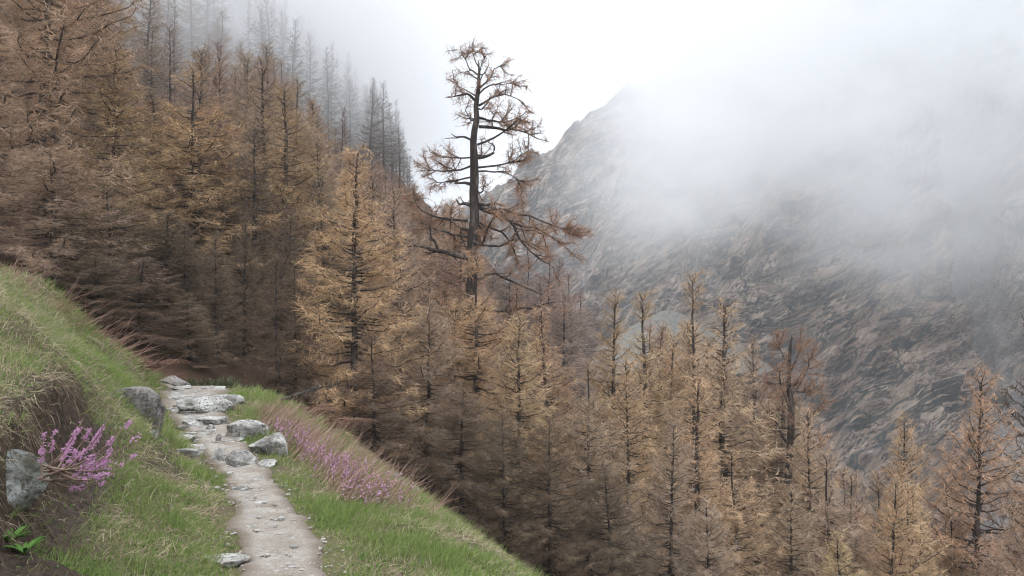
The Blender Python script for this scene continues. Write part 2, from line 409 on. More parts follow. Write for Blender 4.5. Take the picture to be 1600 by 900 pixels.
tag(link('path', me), 'narrow trodden footpath of stony earth', kind='structure')

# ------------------------------------------------------------------ mountain across the valley
mx = np.linspace(-120, 640, 600); my = np.concatenate([np.linspace(215, 520, 330), np.linspace(521, 780, 130)])
MX, MY = np.meshgrid(mx, my, indexing='ij')
def ridge_z(x): return np.interp(x, [-200, -60, 0, 81, 200, 420, 900], [-45, 4, 57, 112, 218, 370, 515])
def mount_base(x, y):
    yr = 600 + 0.08 * x
    z = ridge_z(x) - 0.72 * np.maximum(yr - y, 0) - 0.5 * np.maximum(y - yr, 0)
    return z + 14 * fbm(x / 90, y / 90, 2.0, o=4) + 7 * fbm(x / 38 + 4, y / 60, 5.0, o=3, ridge=True)
MZ = mount_base(MX, MY)
_gl = 26 * fbm((MX - 0.45 * MY) / 42, (MX + MY) / 260, 7.7, o=3, ridge=True); MZ = MZ + 0.55 * (_gl - 10) * sstep(-70, -20, MZ)
th = math.radians(27)
warp = 9 * fbm(MX / 55, MY / 55, MZ / 55, o=3)
al = MX * math.cos(th) + MZ * math.sin(th); ac = -MX * math.sin(th) + MZ * math.cos(th) + warp
def scree_x(y): return 150 + 0.30 * (y - 310) + 5 * pnoise(y / 25, 1.7)
sc = 1 - sstep(5, 9, np.abs(MX - scree_x(MY)) / (1 + 0.003 * (420 - MY).clip(0)) + 4 * pnoise(MX / 6, MY / 6, 3) + 4 * fbm(MX / 22, MY / 22, 3.5, o=3))
sc2 = (1 - sstep(2, 4.5, np.abs(MX - (88 + 0.42 * (MY - 330)) + 3 * pnoise(MX / 9, MY / 9)))) * sstep(300, 325, MY) * (1 - sstep(370, 400, MY))
sc = np.maximum(sc, 0.9 * sc2)
sc = np.maximum(sc, 0.8 * (1 - sstep(-78, -62, MZ + 8 * fbm(MX / 20, MY / 20, 4, o=3))))
sc = np.clip(sc * (0.8 + 0.5 * fbm(MX / 10, MY / 10, 6, o=3)), 0, 1)
d0 = fbm(al / 95, ac / 26.0, MY / 90, o=3, ridge=True)
d1 = fbm(al / 34, ac / 7.0, MY / 40, o=4, gain=0.55, ridge=True)
d2 = fbm(al / 12, ac / 2.6, MY / 14, o=3, gain=0.55, ridge=True)
disp = (13.0 * d0 + 5.5 * d1 + 2.8 * d2) * (1 - 0.9 * sc) + 0.5 * sc * fbm(MX / 2.5, MY / 2.5, 1, o=3) - 3.5 * sc
nv = np.array([0.12, -0.6, 0.79])
V = np.stack([MX + nv[0] * disp, MY + nv[1] * disp, MZ + nv[2] * disp], -1).reshape(-1, 3)
me = mesh_np('mountain', V, [grid_faces(len(mx), len(my))], MOUNT, False,
             {'scree': sc.ravel(), 'veg': np.clip(0.35 + 0.5 * fbm(MX / 50, MY / 50, 8, o=3), 0, 1).ravel()})
tag(link('mountain', me), 'layered grey rock face across the valley', kind='structure')
def mount_pt(px, py):
    ys_ = np.linspace(215, 640, 3000); u = (px - 800) / F; v = (450 - py) / F
    hit = np.nonzero(EYE + v * ys_ < mount_base(u * ys_, ys_))[0]
    y = ys_[hit[0]] if len(hit) else 600.0
    return np.array([u * y, y, float(mount_base(np.array([u * y]), np.array([y]))[0])])
# gravel cone below the rock face
r = np.linspace(0, 1, 60); tt = np.linspace(0, 2 * np.pi, 120)
RR, TT = np.meshgrid(r, tt, indexing='ij')
c0 = at(1045, 484, 372); hh = 23.0
rad = RR * hh / 0.6
CXg = c0[0] + rad * np.cos(TT); CYg = c0[1] + rad * np.sin(TT)
CZ = c0[2] + 1.6 * RR * fbm(np.cos(TT) * 4, np.sin(TT) * 4, RR * 1.5, o=3, ridge=True) - hh * np.sqrt(RR ** 2 + 0.0012) + hh * 0.03 + (0.8 * fbm(CXg / 7, CYg / 7, 1, o=4) + 1.5 * fbm(TT * 0 + CXg / 30, CYg / 30, 4, o=2)) * np.minimum(RR * 8, 1)
GRAVEL = mat_plain('pale_gravel', [(0.3, (0.09, 0.086, 0.075)), (0.5, (0.15, 0.145, 0.125)), (0.72, (0.27, 0.26, 0.235))], 0.9, 0.95, 0.6, 0.3)
me = mesh_np('gravel_cone', np.stack([CXg, CYg, CZ], -1).reshape(-1, 3), [grid_faces(60, 120)], GRAVEL, True)
tag(link('gravel_cone_terrain', me), 'pale gravel cone at the foot of the rock face', kind='structure')

# ------------------------------------------------------------------ larch builder
def make_larch(seed, Hh=10.0, R=2.0, nbr=150, twl=31, base=0.05, pw=0.66, sub=5, twlen=0.36, elev0=-8, elev1=52, trunk_r=0.09, twr=0.008, gaps=0.0, kinds=('trunk', 'branches', 'twigs')):
    rs = np.random.RandomState(seed)
    # trunk
    k = 22; t = np.linspace(0, 1, k)
    wob = 0.05 * np.stack([np.cumsum(rs.normal(size=k)), np.cumsum(rs.normal(size=k))], 1) * 0.35
    wob -= wob[0]
    TP = np.concatenate([wob, (t * Hh)[:, None]], 1); TP[0, 2] = -0.4
    tr = MB(); rr = trunk_r * ((1 - t) ** 0.9) + 0.012; rr[0] *= 1.5
    tr.tubes(TP[None], rr[None], 8)
    # branches
    tb = base + (0.985 - base) * (np.arange(nbr) + rs.uniform(0, 1, nbr)) / nbr
    if gaps > 0:
        keep = pnoise(tb * 7 + seed, seed * 1.3, 0.5) > -0.6 + gaps; tb = tb[keep]
    nb = len(tb); az = np.arange(nb) * 2.399 + rs.normal(0, 0.5, nb)
    prof = np.minimum((1 - tb) ** pw * 1.05, 0.55 + 2.4 * (tb - base) + 0.25)
    L = np.maximum(R * prof * rs.uniform(0.7, 1.2, nb) * (1 + 0.25 * np.sin(az * 2 + seed) * 0.5), 0.40)
    el = np.radians(elev0 + (elev1 - elev0) * tb ** 1.5 + rs.normal(0, 9, nb))
    K = 7; s = np.linspace(0, 1, K)
    dirh = np.stack([np.cos(az), np.sin(az)], 1)
    sag = rs.uniform(0.10, 0.30, nb) * (1 - tb); up = rs.uniform(0.05, 0.32, nb)
    root = np.stack([np.interp(tb, t, TP[:, i]) for i in range(3)], 1)
    side = np.stack([-dirh[:, 1], dirh[:, 0]], 1) * rs.normal(0, 0.13, nb)[:, None]
    P = np.zeros((nb, K, 3))
    P[:, :, :2] = root[:, None, :2] + dirh[:, None, :] * (L * np.cos(el))[:, None, None] * s[None, :, None] + side[:, None, :] * (L[:, None] * s ** 2)[:, :, None]
    P[:, :, 2] = root[:, None, 2] + (L * np.sin(el))[:, None] * s + L[:, None] * (-sag[:, None] * np.sin(s * np.pi * 0.8) + up[:, None] * s ** 3)
    P[:, 1:] += rs.normal(0, 0.02, (nb, K - 1, 3)) * L[:, None, None]
    BR = (0.010 + 0.016 * L)[:, None] * (1 - 0.8 * s)[None]
    br = MB(); br.tubes(P, BR, 4)
    # shoots along the branches
    def along(P, L, per, lo, hi=1.0):
        cnt = np.maximum(1, rs.poisson(L * per)); idx = np.repeat(np.arange(len(L)), cnt)
        q = lo + (hi - lo) * rs.uniform(0, 1, len(idx)) ** 0.8
        kk = q * (P.shape[1] - 1); k0 = np.minimum(kk.astype(int), P.shape[1] - 2); f = (kk - k0)[:, None]
        p = P[idx, k0] * (1 - f) + P[idx, k0 + 1] * f
        return idx, q, p, unit(P[idx, k0 + 1] - P[idx, k0])
    tw = MB()
    idx, q, p, tg = along(P, L, twl, 0.12)
    n = len(idx)
    lat = unit(np.cross(tg, np.array([0, 0, 1.0]))) * np.where(rs.rand(n) < .5, -1, 1)[:, None]
    d0 = unit(tg * rs.uniform(.15, .9, n)[:, None] + lat * rs.uniform(.2, 1, n)[:, None] + np.array([0, 0, 1]) * rs.normal(-0.25, 0.45, n)[:, None])
    tl = twlen * rs.uniform(0.35, 1.3, n) * (1.05 - 0.45 * q) * np.clip(L[idx] / 1.0, 0.45, 1.1)
    c = np.array([0, 0, 1.0]) * (rs.uniform(-0.35, 0.5, n) * tl)[:, None]
    P2 = np.stack([p, p + d0 * (tl * .5)[:, None] - c * 0.15, p + d0 * tl[:, None] + c * 0.55], 1)
    tone = np.clip(rs.normal(0.62, 0.22, n), 0.05, 1)
    R2 = np.stack([np.full(n, twr), np.full(n, twr * .8), np.full(n, 0.003)], 1)
    tw.tubes(P2, R2, 3, tone=tone[:, None] * np.array([[0.55, 0.85, 1.1]]))
    # branch tips carry the brighter end shoots
    if sub:
        idx2, q2, p2, tg2 = along(P2, tl, sub / twlen, 0.15)
        m = len(idx2)
        d2 = unit(tg2 * rs.uniform(.4, 1, m)[:, None] + unit(rs.normal(size=(m, 3))) * 0.8 + np.array([0, 0, -.12]))
        l2 = rs.uniform(0.09, 0.3, m) * (twlen / .34)
        P3 = np.stack([p2, p2 + d2 * l2[:, None]], 1)
        tw.tubes(P3, np.stack([np.full(m, twr * 0.85), np.full(m, .003)], 1), 3, tone=np.clip(tone[idx2] + rs.normal(0.12, .15, m), 0, 1.15))
    return {'trunk': tr.mesh('trunk', BARK, True), 'branches': br.mesh('branches', BARK, True), 'twigs': tw.mesh('twigs', TWIG)}
PROTO = {
    'dense': [make_larch(11, R=2.1, gaps=.0), make_larch(12, R=1.9, pw=0.6), make_larch(13, R=2.2, elev0=-12, gaps=.04), make_larch(14, R=2.0, pw=.52, nbr=140, gaps=.03, elev1=40)],
    'airy': [make_larch(21, R=1.5, nbr=120, twl=34, gaps=0.2, base=0.08, trunk_r=.10), make_larch(22, R=1.5, nbr=115, twl=34, gaps=0.25, base=0.12, trunk_r=.11)],
    'broad': [make_larch(31, R=3.0, nbr=120, twl=36, pw=0.6, elev0=-14, elev1=30, twlen=.44, trunk_r=.12), make_larch(32, R=2.7, nbr=120, twl=36, pw=0.62, elev0=-4, elev1=35, twlen=.42, trunk_r=.13)],
    'bare': [make_larch(41, R=1.6, nbr=85, twl=20, sub=0, gaps=.3, base=.2, twr=.02, trunk_r=.085), make_larch(42, R=1.8, nbr=85, twl=19, sub=0, gaps=.25, base=.22, twr=.02, trunk_r=.08), make_larch(43, R=1.4, nbr=80, twl=20, sub=0, gaps=.35, base=.15, twr=.02, trunk_r=.075)],
}
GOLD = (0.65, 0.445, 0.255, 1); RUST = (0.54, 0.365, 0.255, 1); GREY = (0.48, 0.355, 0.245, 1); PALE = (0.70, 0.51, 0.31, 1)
DARK = (0.23, 0.16, 0.103, 1); PURPLE = (0.46, 0.34, 0.285, 1)  # DARK also puts the shade over hollow and low larches into their shoot colour
trng = random.Random(5)
N_TREE = 0
def tree(kind, var, base, height, width, color, label, group, name='larch_tree', cat='larch tree'):
    global N_TREE
    pr = PROTO[kind][var % len(PROTO[kind])]
    rw = {'dense': 2.0, 'airy': 1.5, 'broad': 2.7, 'bare': 1.1}[kind]
    root = link(name, None, None, base); root.empty_display_size = 0.3
    sx = (1.5 if kind == 'airy' else 1.25) * width / (2 * rw)
    root.scale = (sx, sx, height / 10.0); root.rotation_euler = (trng.gauss(0, .03), trng.gauss(0, .03), trng.uniform(0, 6.28))
    tag(root, label, cat, group)
    vv = trng.uniform(.88, 1.1); cc = [c * vv * trng.uniform(.96, 1.04) for c in color[:3]] + [1]
    for k in ('trunk', 'branches', 'twigs'):
        o = link(k, pr[k], root); o.color = cc
        if k != 'trunk': o['kind'] = 'stuff'
    N_TREE += 1
    return root
def tree_at(px, py, y, wpx, kind, var, color, label, group):
    p = at(px, py, y); g = Hs(p[0], y)
    return tree(kind, var, (p[0], y, g - 0.05), p[2] - g, wpx * y / F, color, label, group)
G1 = 'larches of the left slope'; G2 = 'larches below the path'; G3 = 'larches on the lower right slope'
TREES = [
 (60, -150, 36, 300, 'broad', 0, RUST, 'huge rust brown larch filling the top left corner', G1),
 (-70, 20, 31, 260, 'broad', 1, RUST, 'rust brown larch cut by the left edge above the meadow crest', G1),
 (85, 225, 28, 230, 'broad', 0, RUST, 'broad larch with curled russet shoots just over the meadow crest at left', G1),
 (140, -15, 44, 190, 'dense', 0, GREY, 'tall larch right of the huge corner larch, its tip at the top edge', G1),
 (182, 75, 38, 190, 'dense', 1, GOLD, 'golden brown larch second of the two pointed crowns on the left slope', G1),
 (300, 105, 40, 190, 'dense', 2, GOLD, 'golden pointed larch standing left of the bare trunked pair', G1),
 (240, 150, 45, 150, 'airy', 2, RUST, 'slim larch squeezed between the two golden pointed crowns', G1),
 (415, 95, 46, 130, 'airy', 0, GREY, 'airy larch with upswept dark branches, taller of the slim pair', G1),
 (447, 135, 44, 140, 'airy', 2, GOLD, 'slim golden larch leaning against the airy upswept larch', G1),
 (392, 200, 40, 100, 'airy', 1, DARK, 'dark bare trunked larch in the gap behind the path end', G1),
 (350, 205, 42, 120, 'dense', 1, DARK, 'dark brown larch left of the dark bare trunked larch', G1),
 (495, 205, 56, 110, 'dense', 0, RUST, 'russet larch on the slope behind the golden larch by the path', G1),
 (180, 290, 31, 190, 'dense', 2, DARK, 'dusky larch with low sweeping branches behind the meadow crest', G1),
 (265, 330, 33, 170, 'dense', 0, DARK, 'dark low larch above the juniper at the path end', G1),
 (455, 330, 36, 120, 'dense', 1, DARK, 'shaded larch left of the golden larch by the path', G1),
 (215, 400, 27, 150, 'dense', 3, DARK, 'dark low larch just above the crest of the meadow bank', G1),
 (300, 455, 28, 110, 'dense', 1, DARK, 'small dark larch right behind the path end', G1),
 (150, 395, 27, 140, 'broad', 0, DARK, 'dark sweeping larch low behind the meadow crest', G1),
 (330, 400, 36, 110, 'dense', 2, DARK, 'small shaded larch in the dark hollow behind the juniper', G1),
 (555, 235, 30, 225, 'dense', 0, GOLD, 'bright golden larch with a pointed crown standing by the path bend', G2),
 (632, 295, 37, 150, 'dense', 1, RUST, 'russet larch between the golden larch and the tall gnarled larch', G2),
 (742, 398, 33, 190, 'dense', 2, GOLD, 'golden larch standing in front of the gnarled trunk', G2),
 (705, 470, 35, 130, 'dense', 3, GOLD, 'golden larch tucked against the left foot of the gnarled trunk', G2),
 (668, 470, 31, 160, 'broad', 1, GREY, 'grey brown spreading larch left of the gnarled trunk', G2),
 (815, 490, 31, 160, 'dense', 1, GOLD, 'bushy golden larch at the right foot of the gnarled larch', G2),
 (872, 480, 34, 140, 'dense', 0, GOLD, 'full golden larch in front of the purple brown grove', G2),
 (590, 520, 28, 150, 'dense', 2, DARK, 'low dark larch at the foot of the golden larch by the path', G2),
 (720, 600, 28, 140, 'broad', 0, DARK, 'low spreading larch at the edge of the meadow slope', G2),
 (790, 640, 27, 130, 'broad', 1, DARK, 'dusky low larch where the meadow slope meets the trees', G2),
 (950, 455, 38, 110, 'airy', 0, GOLD, 'slender golden larch with a spiky tip left of the gravel cone', G3),
 (1008, 455, 44, 110, 'airy', 1, PALE, 'pale thin larch rising before the left flank of the gravel cone', G3),
 (1083, 425, 40, 110, 'airy', 1, PALE, 'tallest pale larch of the right slope, right of the gravel cone', G3),
 (1130, 470, 42, 150, 'airy', 2, PALE, 'pale larch with a thick dark trunk right of the tallest pale one', G3),
 (1043, 520, 47, 100, 'airy', 0, GOLD, 'thin golden larch right in front of the gravel cone', G3),
 (1095, 590, 36, 120, 'airy', 1, GOLD, 'larch whose black trunk stands bare below the tallest pale one', G3),
 (1185, 525, 50, 120, 'dense', 1, RUST, 'russet larch left of the old black limbed larch', G3),
 (1272, 640, 40, 135, 'dense', 0, PALE, 'golden pyramid larch right of the old black limbed larch', G3),
 (1387, 650, 44, 150, 'dense', 1, GOLD, 'pointed larch midway between the golden pyramid and the big russet one', G3),
 (1512, 580, 41, 225, 'dense', 0, (0.66, 0.40, 0.25, 1), 'big russet larch with a wide skirt near the right edge', G3),
 (1583, 500, 66, 100, 'bare', 1, DARK, 'sparse dark larch against the scree at the right edge', G3),
 (1327, 740, 38, 90, 'airy', 2, GREY, 'thin leaning larch right of the golden pyramid', G3),
 (1610, 660, 36, 190, 'dense', 3, RUST, 'russet larch cut by the right edge', G3),
 (985, 560, 33, 130, 'dense', 0, GOLD, 'golden brown larch below the thin pale pair', G3),
 (920, 560, 30, 140, 'dense', 2, GREY, 'grey brown larch under the slender spiky tipped one', G3),
 (860, 650, 27, 140, 'broad', 1, DARK, 'dark low larch where the meadow slope runs out at the bottom edge', G3),
 (1040, 660, 30, 140, 'dense', 1, GREY, 'dusky larch at the bottom edge below the gravel cone', G3),
 (960, 720, 27, 140, 'broad', 0, DARK, 'shadowed larch with hooked tips at the bottom edge right of the meadow', G3),
 (1160, 700, 33, 150, 'dense', 2, GOLD, 'brown larch at the bottom edge under the thick dark trunk', G3),
 (1235, 760, 34, 140, 'dense', 0, GREY, 'low larch at the bottom edge under the golden pyramid', G3),
 (1330, 830, 32, 150, 'dense', 1, GOLD, 'short larch at the bottom edge below the leaning one', G3),
 (1425, 800, 36, 90, 'airy', 2, RUST, 'sparse young larch at the bottom edge before the scree', G3),
 (1110, 780, 28, 150, 'broad', 1, GREY, 'wide low larch at the bottom edge with drooping arms', G3),
]
for i, T in enumerate(TREES): tree_at(*T)
# the reddish grove far behind, right of the gnarled larch
for gi, (px, py, y) in enumerate(sorted(((795, 415, 92), (825, 400, 96), (850, 392, 90), (875, 405, 98), (898, 425, 88), (770, 430, 100), (912, 455, 94), (840, 440, 82), (880, 450, 80)))):
    tree_at(px, py, y, 95, 'dense', trng.randrange(3), PURPLE, ['first', 'second', 'third', 'fourth', 'fifth', 'sixth', 'seventh', 'eighth', 'ninth'][gi] + ' from left of the hazy purple brown larches right of the gnarled larch', 'far larch grove')
# trees filling the slope behind the front row
taken = []
def fill(n, y0, y1, px0, px1, kinds, cols, label, group, hmin, hmax, sep, ok):
    c = 0; tries = 0
    while c < n and tries < 6000:
        tries += 1
        y = trng.uniform(y0, y1); px = trng.uniform(px0, px1); x = (px - 800) / F * y
        if any((x - a) ** 2 + (y - b) ** 2 < sep * sep for a, b in taken): continue
        z = Hs(x, y); h = trng.uniform(hmin, hmax)
        top = 450 - (z + h - EYE) / y * F; bot = 450 - (z - EYE) / y * F
        if not ok(px, top, bot): continue
        taken.append((x, y)); c += 1
        k = trng.choice(kinds)
        tree(k, trng.randrange(3), (x, y, z - 0.1), h, h * {'dense': .42, 'airy': .3, 'broad': .5, 'bare': .22}[k] * trng.uniform(.85, 1.15), trng.choice(cols), label, group)
MARKS = [(60, 'the huge corner larch'), (182, 'the second golden crown'), (300, 'the golden pointed larch'), (430, 'the slim airy pair'), (555, 'the golden larch by the path'), (640, 'the russet larch'), (745, 'the tall gnarled larch'), (872, 'the full golden larch'), (950, 'the spiky tipped larch'), (1045, 'the gravel cone'), (1130, 'the thick dark trunk'), (1238, 'the old black limbed larch'), (1330, 'the thin leaning larch'), (1400, 'the pointed larch'), (1512, 'the big russet larch')]
ORD = ['nearest', 'second', 'third', 'fourth', 'fifth', 'sixth', 'seventh', 'eighth', 'ninth', 'tenth', 'eleventh', 'twelfth', 'thirteenth', 'fourteenth', 'fifteenth', 'sixteenth', 'seventeenth', 'eighteenth']
def relabel(group, word):
    by = {}
    for o in COL.objects:
        if o.get('group') == group and 'category' in o:
            px = 800 + F * o.location.x / o.location.y
            by.setdefault(min(MARKS, key=lambda m: abs(m[0] - px))[1], []).append(o)
    for mk, L in by.items():
        for i, o in enumerate(sorted(L, key=lambda o: o.location.y)): o['label'] = '%s larch %s %s' % (ORD[min(i, 17)], word, mk)
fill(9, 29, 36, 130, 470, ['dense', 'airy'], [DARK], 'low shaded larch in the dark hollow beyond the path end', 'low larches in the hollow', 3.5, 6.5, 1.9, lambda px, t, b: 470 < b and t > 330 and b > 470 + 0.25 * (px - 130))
fill(30, 44, 100, 500, 720, ['dense', 'dense', 'airy'], [RUST, PURPLE, GREY], 'larch half hidden on the slope behind the gnarled larch', 'larches behind the gnarled larch', 9, 13, 3.2, lambda px, t, b: t > 215 + 0.55 * (px - 520) and t < 560)
fill(48, 46, 75, -30, 640, ['dense', 'airy', 'dense'], [RUST, GREY, GOLD], 'larch half hidden behind the front row on the left slope', 'larches behind the front row', 10, 14, 3.6, lambda px, t, b: t < 330 and b > -40 and (px < 150 or t > 70) and (px < 455 or t > 110 + (px - 455) * 1.1))
fill(40, 75, 125, -10, 600, ['dense', 'airy', 'bare'], [GREY, PURPLE, GREY], 'misty larch high on the left slope among many alike', 'misty larches high on the slope', 8, 12, 4.0, lambda px, t, b: t > -150 and b > -10 and px < 560 and t < 300)
fill(60, 130, 213, 180, 640, ['bare'], [DARK], 'thin bare conifer in the mist near the skyline of the left slope', 'bare conifers near the skyline', 11, 16, 3.0, lambda px, t, b: b > 5 and t < 330)
fill(70, 200, 218, 380, 640, ['bare'], [DARK], 'thin bare conifer standing out on the skyline of the left slope', 'bare conifers on the skyline', 7, 17, 1.9, lambda px, t, b: b > 60 and t < 330)
fill(22, 34, 46, 1270, 1610, ['dense'], [GOLD, RUST, GREY], 'low larch filling the bottom right among its neighbours', 'larches filling the bottom right', 8, 12, 2.4, lambda px, t, b: t > 700 and t < 880)
fill(24, 46, 64, 880, 1260, ['dense', 'airy'], [GOLD, RUST, GREY], 'larch half hidden behind the front row on the right slope', 'larches behind the right front row', 10, 14, 3.0, lambda px, t, b: t > 500 + max(0, px - 1130) * 1.0 and t < 700)

relabel('low larches in the hollow', 'of the low shaded ones in the hollow below'); relabel('larches behind the gnarled larch', 'half hidden up the slope behind')
relabel('larches behind the front row', 'half hidden behind the front row at'); relabel('larches filling the bottom right', 'of the low ones at the bottom edge by'); relabel('larches behind the right front row', 'standing half hidden behind')
# ------------------------------------------------------------------ the old gnarled larches
def poly(pts, y, K=9):
    p = np.array([at(a, b, y) for a, b in pts]); s = np.linspace(0, 1, len(p)); t = np.linspace(0, 1, K)
    return np.stack([np.interp(t, s, p[:, i]) for i in range(3)], 1)
def old_larch(y, trunk_pts, r0, limbs, label, color, seed, extra, group, tw_per=26):
    rs = np.random.RandomState(seed)
    tp = poly(trunk_pts, y, 26); g = Hs(tp[0, 0], y); tp[0, 2] = g - 0.4
    base = np.array([tp[0, 0], y, g])
    root = link('old_larch_tree', None, None, base); tag(root, label, 'larch tree', group)
    tp = tp + (np.cumsum(rs.normal(0, 0.035, tp.shape), 0) * np.sin(np.linspace(0, np.pi, 26))[:, None] + rs.normal(0, .015, tp.shape)) * np.array([1, 1, .2])
    tt_ = np.linspace(0, 1, 26)
    rad = r0 * np.interp(tt_, [0, .3, .55, .65, .84, .96, 1], [1.25, 1.1, .95, .72, .42, .2, .08])
    mb = MB(); mb.tubes((tp - base)[None], rad[None], 10); link('trunk', mb.mesh('trunk', BARK, True), root)
    zt = tp[:, 2]
    for e in range(extra):          # limbs towards and away from the viewer
        f = rs.uniform(.3, .97); z = zt[0] + f * (zt[-1] - zt[0]); a = rs.choice([-1, 1]) * rs.uniform(.9, 2.2)
        L = (1.15 - f) * 5.2 * rs.uniform(.5, 1)
        c = np.array([np.interp(z, zt, tp[:, 0]), y, z])
        t = np.linspace(0, 1, 9)[:, None]
        dirv = np.array([np.cos(a) * rs.choice([-1, 1]), np.sin(a), rs.uniform(-.15, .25)])
        limbs = limbs + [(c + dirv * L * t + np.array([0, 0, 1]) * L * (.22 * t ** 2 - .18 * np.sin(t * 3)), .045 * L ** .7, 1.0)]
    for lm in limbs:
        pts, r, dens = lm
        if isinstance(pts, list):
            p = poly(pts, y, 9); L = np.linalg.norm(p[-1] - p[0])
            p[:, 1] += np.linspace(0, 1, 9) * rs.normal(0, .35) * L
            cv = rs.normal(0, .035, (9, 3)).cumsum(0) * L * .5; p += cv - cv[0]; r = r * .8
        else: p = pts.copy(); L = np.linalg.norm(p[-1] - p[0]); cv = rs.normal(0, .03, (9, 3)).cumsum(0) * L * .5; p += cv - cv[0]; r = r * .8
        p = p - base
        mb = MB(); rr = r * np.linspace(1, .22, 9); mb.tubes(p[None], rr[None], 6)
        # secondary boughs
        nb = int(L * 3.2 * dens) + 1; q = rs.uniform(.25, 1, nb); kk = q * 8; k0 = np.minimum(kk.astype(int), 7); f = (kk - k0)[:, None]
        s0 = p[k0] * (1 - f) + p[k0 + 1] * f; tg = unit(p[k0 + 1] - p[k0])
        dv = unit(tg * .7 + unit(rs.normal(size=(nb, 3))) * .9 + np.array([0, 0, .1])); sl = rs.uniform(.5, 1.3, nb) * (1.2 - .5 * q) * min(1, .45 + L / 6)
        t = np.linspace(0, 1, 5)[None, :, None]
        S = s0[:, None] + dv[:, None] * sl[:, None, None] * t + np.array([0, 0, 1]) * sl[:, None, None] * (.25 * t ** 2 - .22 * t) + rs.normal(0, .03, (nb, 5, 3)) * t
        mb.tubes(S, (0.022 * (sl / sl.max()))[:, None] * np.linspace(1, .3, 5)[None] + .004, 4)
        lo = link('limb', mb.mesh('limb', BARK, True), root)
        if dens <= 0.05: continue
        tw = MB()
        cnt = rs.poisson(sl * tw_per * dens) + 1; idx = np.repeat(np.arange(nb), cnt); n = len(idx)
        kk = rs.uniform(.1, 1, n) * 4; k0 = np.minimum(kk.astype(int), 3); f = (kk - k0)[:, None]
        a0 = S[idx, k0] * (1 - f) + S[idx, k0 + 1] * f
        d = unit(unit(S[idx, k0 + 1] - S[idx, k0]) * .6 + unit(rs.normal(size=(n, 3))) * .8 + np.array([0, 0, -.25]))
        l = rs.uniform(.12, .5, n)
        cv = np.array([0, 0, 1.0]) * (l * rs.uniform(-.3, .4, n))[:, None]
        T3 = np.stack([a0, a0 + d * (l * .5)[:, None] - cv * .1, a0 + d * l[:, None] + cv * .5], 1)
        tone = np.clip(rs.normal(.6, .25, n), 0, 1)
        tw.tubes(T3, np.tile(np.array([[.0085, .007, .0025]]), (n, 1)), 3, tone=tone[:, None] * np.array([[.5, .8, 1.1]]))
        m = n * 3; i3 = np.repeat(np.arange(n), 3); f = rs.uniform(0.1, 1, m)[:, None]
        b0 = T3[i3, 0] * (1 - f) + T3[i3, 2] * f; d3 = unit(rs.normal(size=(m, 3))); l3 = rs.uniform(.06, .2, m)
        tw.tubes(np.stack([b0, b0 + d3 * l3[:, None]], 1), np.tile(np.array([[.006, .0025]]), (m, 1)), 3, tone=np.clip(tone[i3] + .1, 0, 1))
        w = link('twigs', tw.mesh('twigs', TWIG), lo); w.color = color; w['kind'] = 'stuff'
    return root
S_ = 0.35
HERO = [
 ([(749, 118), (735, 110), (727, 92), (713, 78)], .05, 1.3), ([(749, 112), (756, 95), (764, 79)], .04, 1.3),
 ([(748, 105), (740, 88), (737, 74)], .035, 1.3), ([(749, 138), (766, 122), (777, 98), (797, 88)], .05, 1.3),
 ([(749, 146), (768, 130), (785, 128), (806, 122)], .05, 1.3), ([(747, 124), (736, 116), (722, 112)], .04, .5),
 ([(745, 159), (731, 146), (716, 152), (692, 157)], .075, 1.3), ([(744, 150), (728, 142), (706, 134)], .04, .7),
 ([(748, 165), (772, 150), (792, 148), (818, 160)], .06, 1.0), ([(748, 184), (768, 184), (795, 190), (832, 168)], .07, 1.3),
 ([(748, 198), (783, 200), (806, 203), (852, 224)], .09, 1.3), ([(770, 199), (768, 188), (775, 176)], .05, .6),
 ([(741, 219), (722, 212), (712, 213), (702, 206)], .07, .04), ([(746, 226), (780, 216), (800, 205), (812, 196)], .06, 1.0),
 ([(745, 247), (770, 242), (773, 232), (768, 226)], .09, .3), ([(742, 256), (710, 268), (672, 272), (655, 262)], .06, 1.3),
 ([(743, 246), (715, 250), (690, 246), (668, 238)], .05, 1.2), ([(745, 262), (785, 258), (815, 250), (842, 238)], .06, 1.4),
 ([(745, 268), (780, 270), (805, 285), (815, 290)], .05, 1.4), ([(742, 276), (710, 280), (690, 285), (674, 282)], .05, 1.2),
 ([(741, 288), (727, 285), (716, 287), (707, 290)], .10, .04), ([(741, 322), (728, 318), (718, 320), (714, 312)], .12, .04),
 ([(745, 318), (760, 320), (778, 316), (790, 322)], .11, .5), ([(745, 322), (790, 332), (830, 375), (880, 408)], .12, 1.0),
 ([(748, 325), (800, 330), (850, 345), (915, 365)], .09, 1.6), ([(770, 325), (800, 345), (840, 352), (895, 392)], .08, 1.0),
 ([(736, 404), (700, 396), (660, 384), (632, 386)], .16, .25), ([(684, 390), (678, 372), (676, 358), (672, 330)], .08, .7),
 ([(730, 345), (690, 338), (650, 322), (628, 296)], .08, 1.5), ([(735, 372), (700, 362), (664, 352), (640, 345)], .07, 1.5),
 ([(738, 360), (722, 358), (720, 372), (730, 398)], .08, .4), ([(736, 440), (764, 424), (800, 440), (845, 462)], .11, .8),
 ([(728, 550), (700, 510), (668, 472), (642, 420)], .13, .6), ([(690, 500), (668, 478), (676, 450), (664, 430)], .06, .8),
 ([(745, 345), (780, 360), (800, 380), (808, 410)], .07, 1.3), ([(740, 380), (775, 388), (810, 372), (850, 385)], .07, 1.3),
 ([(734, 480), (780, 490), (830, 480), (868, 470)], .09, 1.0),
]
